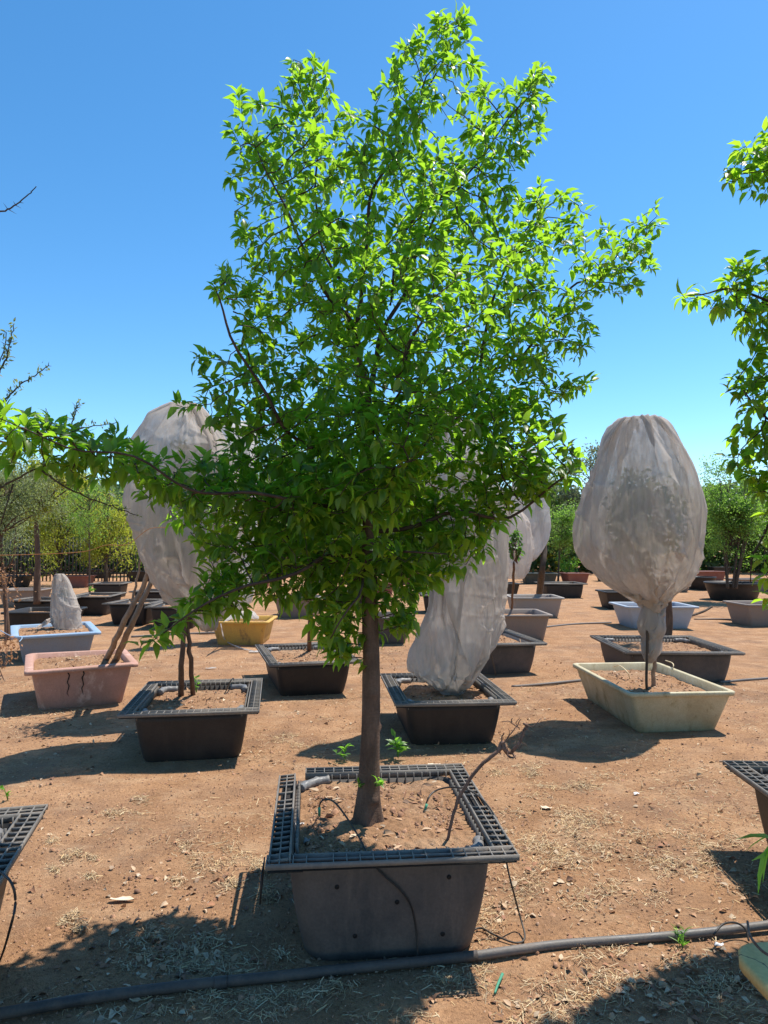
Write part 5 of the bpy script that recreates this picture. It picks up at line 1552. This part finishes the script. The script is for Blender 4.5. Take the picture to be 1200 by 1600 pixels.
sprout('seedling', 'tiny green seedling in the grid-rimmed pot behind the wrapped sapling', G(146,925,.38), 14, .1, .05, M['weed'], 8, .1, 1.2, 'seedling')
sprout('weed', 'green weed on the soil at the foot of the balloon cover in the row behind', G(1038,935,.42), 8, .09, .05, M['weed'], 9, .1, .8)
sprout('weed', 'low green weed at the top left pot corner', G(12,1250,.0), 10, .04, .018, M['weed'], 10, .09, .6)
# narrow-leaved plant in the cracked tub, at the right edge
def narrow_plant():
    rng = np.random.default_rng(9)
    b = np.array([1.42, 1.65, .36])
    root = empty('narrow_leaved_plant', b); tag(root, 'plant with long narrow green leaves at the right edge above the cracked tub', 'plant')
    mb = MB(); P = []; A = []; Ls = []
    for k in range(7):
        e = b + np.array([rng.normal(0, .16), rng.normal(0.05, .14), rng.uniform(.35, 1.0)])
        Q = smooth_path([b, (b + e) / 2 + rng.normal(0, .03, 3), e], 8); mb.tube(Q, np.linspace(.005, .002, len(Q)), 6)
        for j in range(30):
            P.append(Q[rng.integers(5, len(Q))]); A.append(unit(rng.normal(0, 1, 3) + np.array([0, 0, .1]))); Ls.append(rng.uniform(.10, .17))
    c = D(1216, 1318, 2.0)
    Q = smooth_path([b, (b + c) / 2 + np.array([.03, .02, .05]), c], 8); mb.tube(Q, np.linspace(.005, .002, len(Q)), 6)
    for (a1, b1) in ((1158,1296),(1160,1326),(1176,1346),(1174,1395),(1190,1380),(1230,1280),(1235,1400)):
        t = D(a1, b1, 2.0 + rng.normal(0, .03)); s = c + rng.normal(0, .008, 3); P.append(s); A.append(unit(t - s)); Ls.append(np.linalg.norm(t - s))
    mb.build('stem', M['weed'], root, True, world=True)
    P = np.array(P); A = np.array(A); Ls = np.array(Ls)
    V, t, q = leaf_arrays(P, A, unit(rng.normal(0, .4, P.shape) + np.array([0, 0, 1])), Ls, Ls * .14, rng)
    link('leaves', mk_mesh('leaves', V, t, q, True), M['weed'], root, True)
narrow_plant()

# ------------------------------------------------------------------ litter on the ground
def strips(P, ang, L, W, lift, rng, bend=.25):
    n = len(P)
    k = 4
    t = np.linspace(-.5, .5, k)
    th = ang[:, None] + bend * (t[None] ** 2) * rng.normal(0, 4, n)[:, None]
    X = P[:, None, 0] + L[:, None] * t * np.cos(th); Y = P[:, None, 1] + L[:, None] * t * np.sin(th)
    Z = P[:, None, 2] + lift[:, None] * (1 + rng.normal(0, .8, n)[:, None] * t) + .001
    S = np.stack([-np.sin(th), np.cos(th), rng.normal(0, .5, (n, 1)) * np.ones((1, k))], -1) * (W[:, None, None] / 2)
    C = np.stack([X, Y, Z], -1)
    V = np.stack([C - S, C + S], 2).reshape(n, k * 2, 3)
    b = np.arange(n)[:, None, None] * k * 2
    q = (b + np.array([(0, 1, 3, 2), (2, 3, 5, 4), (4, 5, 7, 6)])[None]).reshape(-1, 4)
    return V.reshape(-1, 3), q

def litter():
    rng = np.random.default_rng(4)
    # patches of straw seen in the photograph plus a thin general spread
    P = []
    rows = []
    def spread(n, x0, x1, y0, y1):
        px = rng.uniform(x0, x1, n); py = rng.uniform(y0, y1, n)
        return [G(a, b)[:2] for a, b in zip(px, py)]
    g = np.stack([rng.uniform(-4.5, 4.5, 110000), rng.uniform(2.0, 12, 110000)], 1)
    nz = fbm(np.stack([g[:, 0] * 1.5, g[:, 1] * 1.5, g[:, 0] * 0], -1), 31, 3)
    g = g[(nz > .47 + rng.uniform(0, .30, len(g))) & (rng.uniform(0, 1, len(g)) < 8 / g[:, 1] ** 1.2)]
    P += list(g)
    for n, cx, cy, sx, sy in ((260, 360, 1350, 40, 18), (220, 405, 1380, 22, 18), (110, 100, 1440, 20, 10), (420, 880, 1320, 60, 22), (300, 960, 1290, 60, 18), (200, 900, 1230, 60, 12), (160, 820, 1210, 30, 12),
                              (260, 260, 1480, 50, 18), (200, 330, 1500, 40, 20), (160, 1090, 1330, 40, 20), (140, 110, 1332, 20, 12), (220, 1020, 1370, 70, 25), (300, 780, 1420, 40, 50), (300, 820, 1560, 120, 30),
                              (300, 300, 1570, 150, 18), (220, 1100, 1540, 60, 30), (120, 200, 1260, 30, 10), (200, 80, 1100, 60, 10), (150, 460, 1160, 40, 8), (200, 560, 1090, 40, 12), (160, 900, 1080, 40, 10), (90, 600, 1540, 60, 12)):
        for c in range(max(3, n // 22)):
            ccx, ccy = rng.normal(cx, sx), rng.normal(cy, sy)
            for k in range(85):
                P.append(G(rng.normal(ccx, sx * .28), min(1660, max(870, rng.normal(ccy, sy * .30))))[:2])
    P = np.array(P); n = len(P)
    Z = ground_z(P[:, 0], P[:, 1])
    V, q = strips(np.column_stack([P, Z]), rng.uniform(0, 6.28, n), rng.uniform(.012, .035, n) * (1 + 1.6 * rng.random(n) ** 4), rng.uniform(.0009, .0030, n), rng.uniform(.001, .011, n), rng)
    o = link('straw_litter', mk_mesh('straw_litter', V, None, q), M['straw']); tag(o, 'thin dry straw scattered in patches over the earth', 'straw', kind='stuff')
    # dry leaves
    g = np.stack([rng.uniform(-4, 4, 16000), rng.uniform(2.0, 11, 16000)], 1)
    nz = fbm(np.stack([g[:, 0] * 1.2, g[:, 1] * 1.2, g[:, 0] * 0 + 5], -1), 77, 3)
    g = g[(nz > .46 + rng.uniform(0, .3, len(g))) & (rng.uniform(0, 1, len(g)) < 5 / g[:, 1] ** 1.2)]
    ext = [G(rng.normal(a, sx), min(1650, rng.normal(b, sy)))[:2] for (n_, a, b, sx, sy) in ((160, 270, 1500, 70, 22), (90, 900, 1560, 150, 25), (120, 1080, 1540, 60, 30), (60, 150, 1570, 80, 15), (60, 60, 1110, 50, 8), (50, 790, 1400, 30, 30)) for _ in range(n_)]
    g = np.vstack([g, np.array(ext)]); n = len(g)
    P = np.column_stack([g, ground_z(g[:, 0], g[:, 1]) + .005])
    A = unit(np.column_stack([rng.normal(0, 1, (n, 2)), rng.normal(0, .25, n)]))
    L = rng.uniform(.015, .042, n)
    V, t, q = leaf_arrays(P, A, unit(rng.normal(0, .35, (n, 3)) + np.array([0, 0, 1])), L, L * rng.uniform(.4, .7, n), rng)
    o = link('leaf_litter', mk_mesh('leaf_litter', V, t, q), M['litterleaf']); tag(o, 'small dry fallen leaves lying on the earth', 'dry leaves', kind='stuff')
    # clods and pebbles
    g = np.stack([rng.uniform(-4.5, 4.5, 60000), rng.uniform(2.0, 11, 60000)], 1)
    g = g[rng.uniform(0, 1, len(g)) < 6 / g[:, 1] ** 1.5]; n = len(g)
    s = rng.uniform(.002, .0075, n) * (1 + 1.2 * (rng.uniform(0, 1, n) > .97))
    base = np.array([(1, 0, -.2), (-.5, .87, -.2), (-.5, -.87, -.2), (.4, .5, .6), (-.7, 0, .5), (.3, -.6, .55)])
    V = (g[:, None, :] if False else np.column_stack([g, ground_z(g[:, 0], g[:, 1]) + s * .3])[:, None]) + base[None] * s[:, None, None] * rng.uniform(.6, 1.3, (n, 6, 3))
    f = np.array([(0, 1, 3), (1, 2, 4), (2, 0, 5), (3, 1, 4), (4, 2, 5), (5, 0, 3), (3, 4, 5)])
    t = (np.arange(n)[:, None, None] * 6 + f[None]).reshape(-1, 3)
    o = link('earth_clods', mk_mesh('earth_clods', V.reshape(-1, 3), t, None), M['clod']); tag(o, 'crumbs of earth and pebbles on the ground', 'pebbles', kind='stuff')
litter()

def pot_litter(root, hx, hy, z, seed, n=500):
    rng = np.random.default_rng(seed)
    P = np.stack([rng.uniform(-hx, hx, n), rng.uniform(-hy, hy, n), np.full(n, z)], 1)
    s = rng.uniform(.002, .007, n)
    base = np.array([(1, 0, -.2), (-.5, .87, -.2), (-.5, -.87, -.2), (.4, .5, .6), (-.7, 0, .5), (.3, -.6, .55)])
    V = P[:, None] + base[None] * s[:, None, None] * rng.uniform(.6, 1.3, (n, 6, 3))
    f = np.array([(0, 1, 3), (1, 2, 4), (2, 0, 5), (3, 1, 4), (4, 2, 5), (5, 0, 3), (3, 4, 5)])
    t = (np.arange(n)[:, None, None] * 6 + f[None]).reshape(-1, 3)
    o = link('soil_crumbs', mk_mesh('soil_crumbs', V.reshape(-1, 3), t, None), M['clod'], root)
    o['kind'] = 'stuff'
pot_litter(MP[0], .33, .40, .388, 3, 1400)
dress_soil(MP[0], .33, .40, .380, 33, 600, .018)

def scrap(name, label, px, py, L, W, mat, seed, cat, h=None):
    rng = np.random.default_rng(seed)
    p = G(px, py, h or 0); 
    if h is None: p[2] = float(ground_z(p[0], p[1]))
    n = 7
    gx, gy = np.meshgrid(np.linspace(-1, 1, n), np.linspace(-1, 1, n))
    e = 1 - .25 * vnoise(np.stack([gx * 2, gy * 2, gx * 0 + seed], -1), seed)
    z = .006 + .016 * vnoise(np.stack([gx * 1.7, gy * 1.7, gx * 0 + seed + 3], -1), seed)
    th = rng.uniform(-.5, .5)
    X = gx * L / 2 * e; Y = gy * W / 2 * e * (1 - .5 * gx ** 2)
    V = np.stack([X * math.cos(th) - Y * math.sin(th), X * math.sin(th) + Y * math.cos(th), z], -1).reshape(-1, 3)
    V2 = V.copy(); V2[:, 2] -= .0015
    i = np.arange(n * n).reshape(n, n)
    q = np.stack([i[:-1, :-1], i[:-1, 1:], i[1:, 1:], i[1:, :-1]], -1).reshape(-1, 4)
    o = link(name, mk_mesh(name, np.vstack([V, V2]), None, np.vstack([q, q[:, ::-1] + n * n]), True), mat)
    o.location = p; tag(o, label, cat)
scrap('dry_husk', 'pale dry husk lying on the earth left of the front pot', 190, 1406, .12, .035, M['paper'], 1, 'husk')
scrap('dry_husk', 'small pale scrap above the dry husk at left', 216, 1369, .03, .015, M['paper'], 2, 'husk')
scrap('stone', 'pale stone on the earth right of the front pot', 853, 1263, .07, .045, M['paper'], 3, 'stone')
scrap('paper_scrap', 'pale flat scrap on the open earth at right', 994, 1239, .05, .025, M['white'], 4, 'scrap')
scrap('paper_scrap', 'white crumpled scrap on the ground in front of the yellow tub', 400, 1019, .26, .16, M['cloth_white'], 5, 'scrap')
scrap('paper_scrap', 'white thin scrap on the earth behind the left pot', 330, 1047, .16, .07, M['cloth_white'], 6, 'scrap')
scrap('paper_scrap', 'small white scrap under the water pipe at right', 1124, 1480, .04, .025, M['white'], 7, 'scrap')
scrap('bark_chip', 'grey chip on the shaded soil of the front pot', 480, 1318, .03, .045, M['coil'], 8, 'chip', .375)
scrap('dry_husk', 'pale curled scrap on the soil near the left coil of the front pot', 467, 1292, .05, .012, M['white'], 9, 'husk', .375)
scrap('dry_husk', 'dry pale leaf at the back right corner of the front pot', 678, 1199, .10, .05, M['paper'], 10, 'husk', .38)
mb = MB(); P = smooth_path([G(773,1552,.006), G(778,1538,.012), G(785,1522,.006)], 6)
mb.tube(P, np.linspace(.004, .006, len(P)), 8); tag(mb.build('plastic_tie', M['green_tie'], None, True), 'green plastic tie lying on the earth near the bottom edge', 'tie')
pipe('twig', 'dark fallen branch lying on the ground at far right', [G(1040,973,.02), G(1080,962,.05), G(1100,955,.12), G(1112,948,.2)], .025, M['bark_dark'], 'branch')
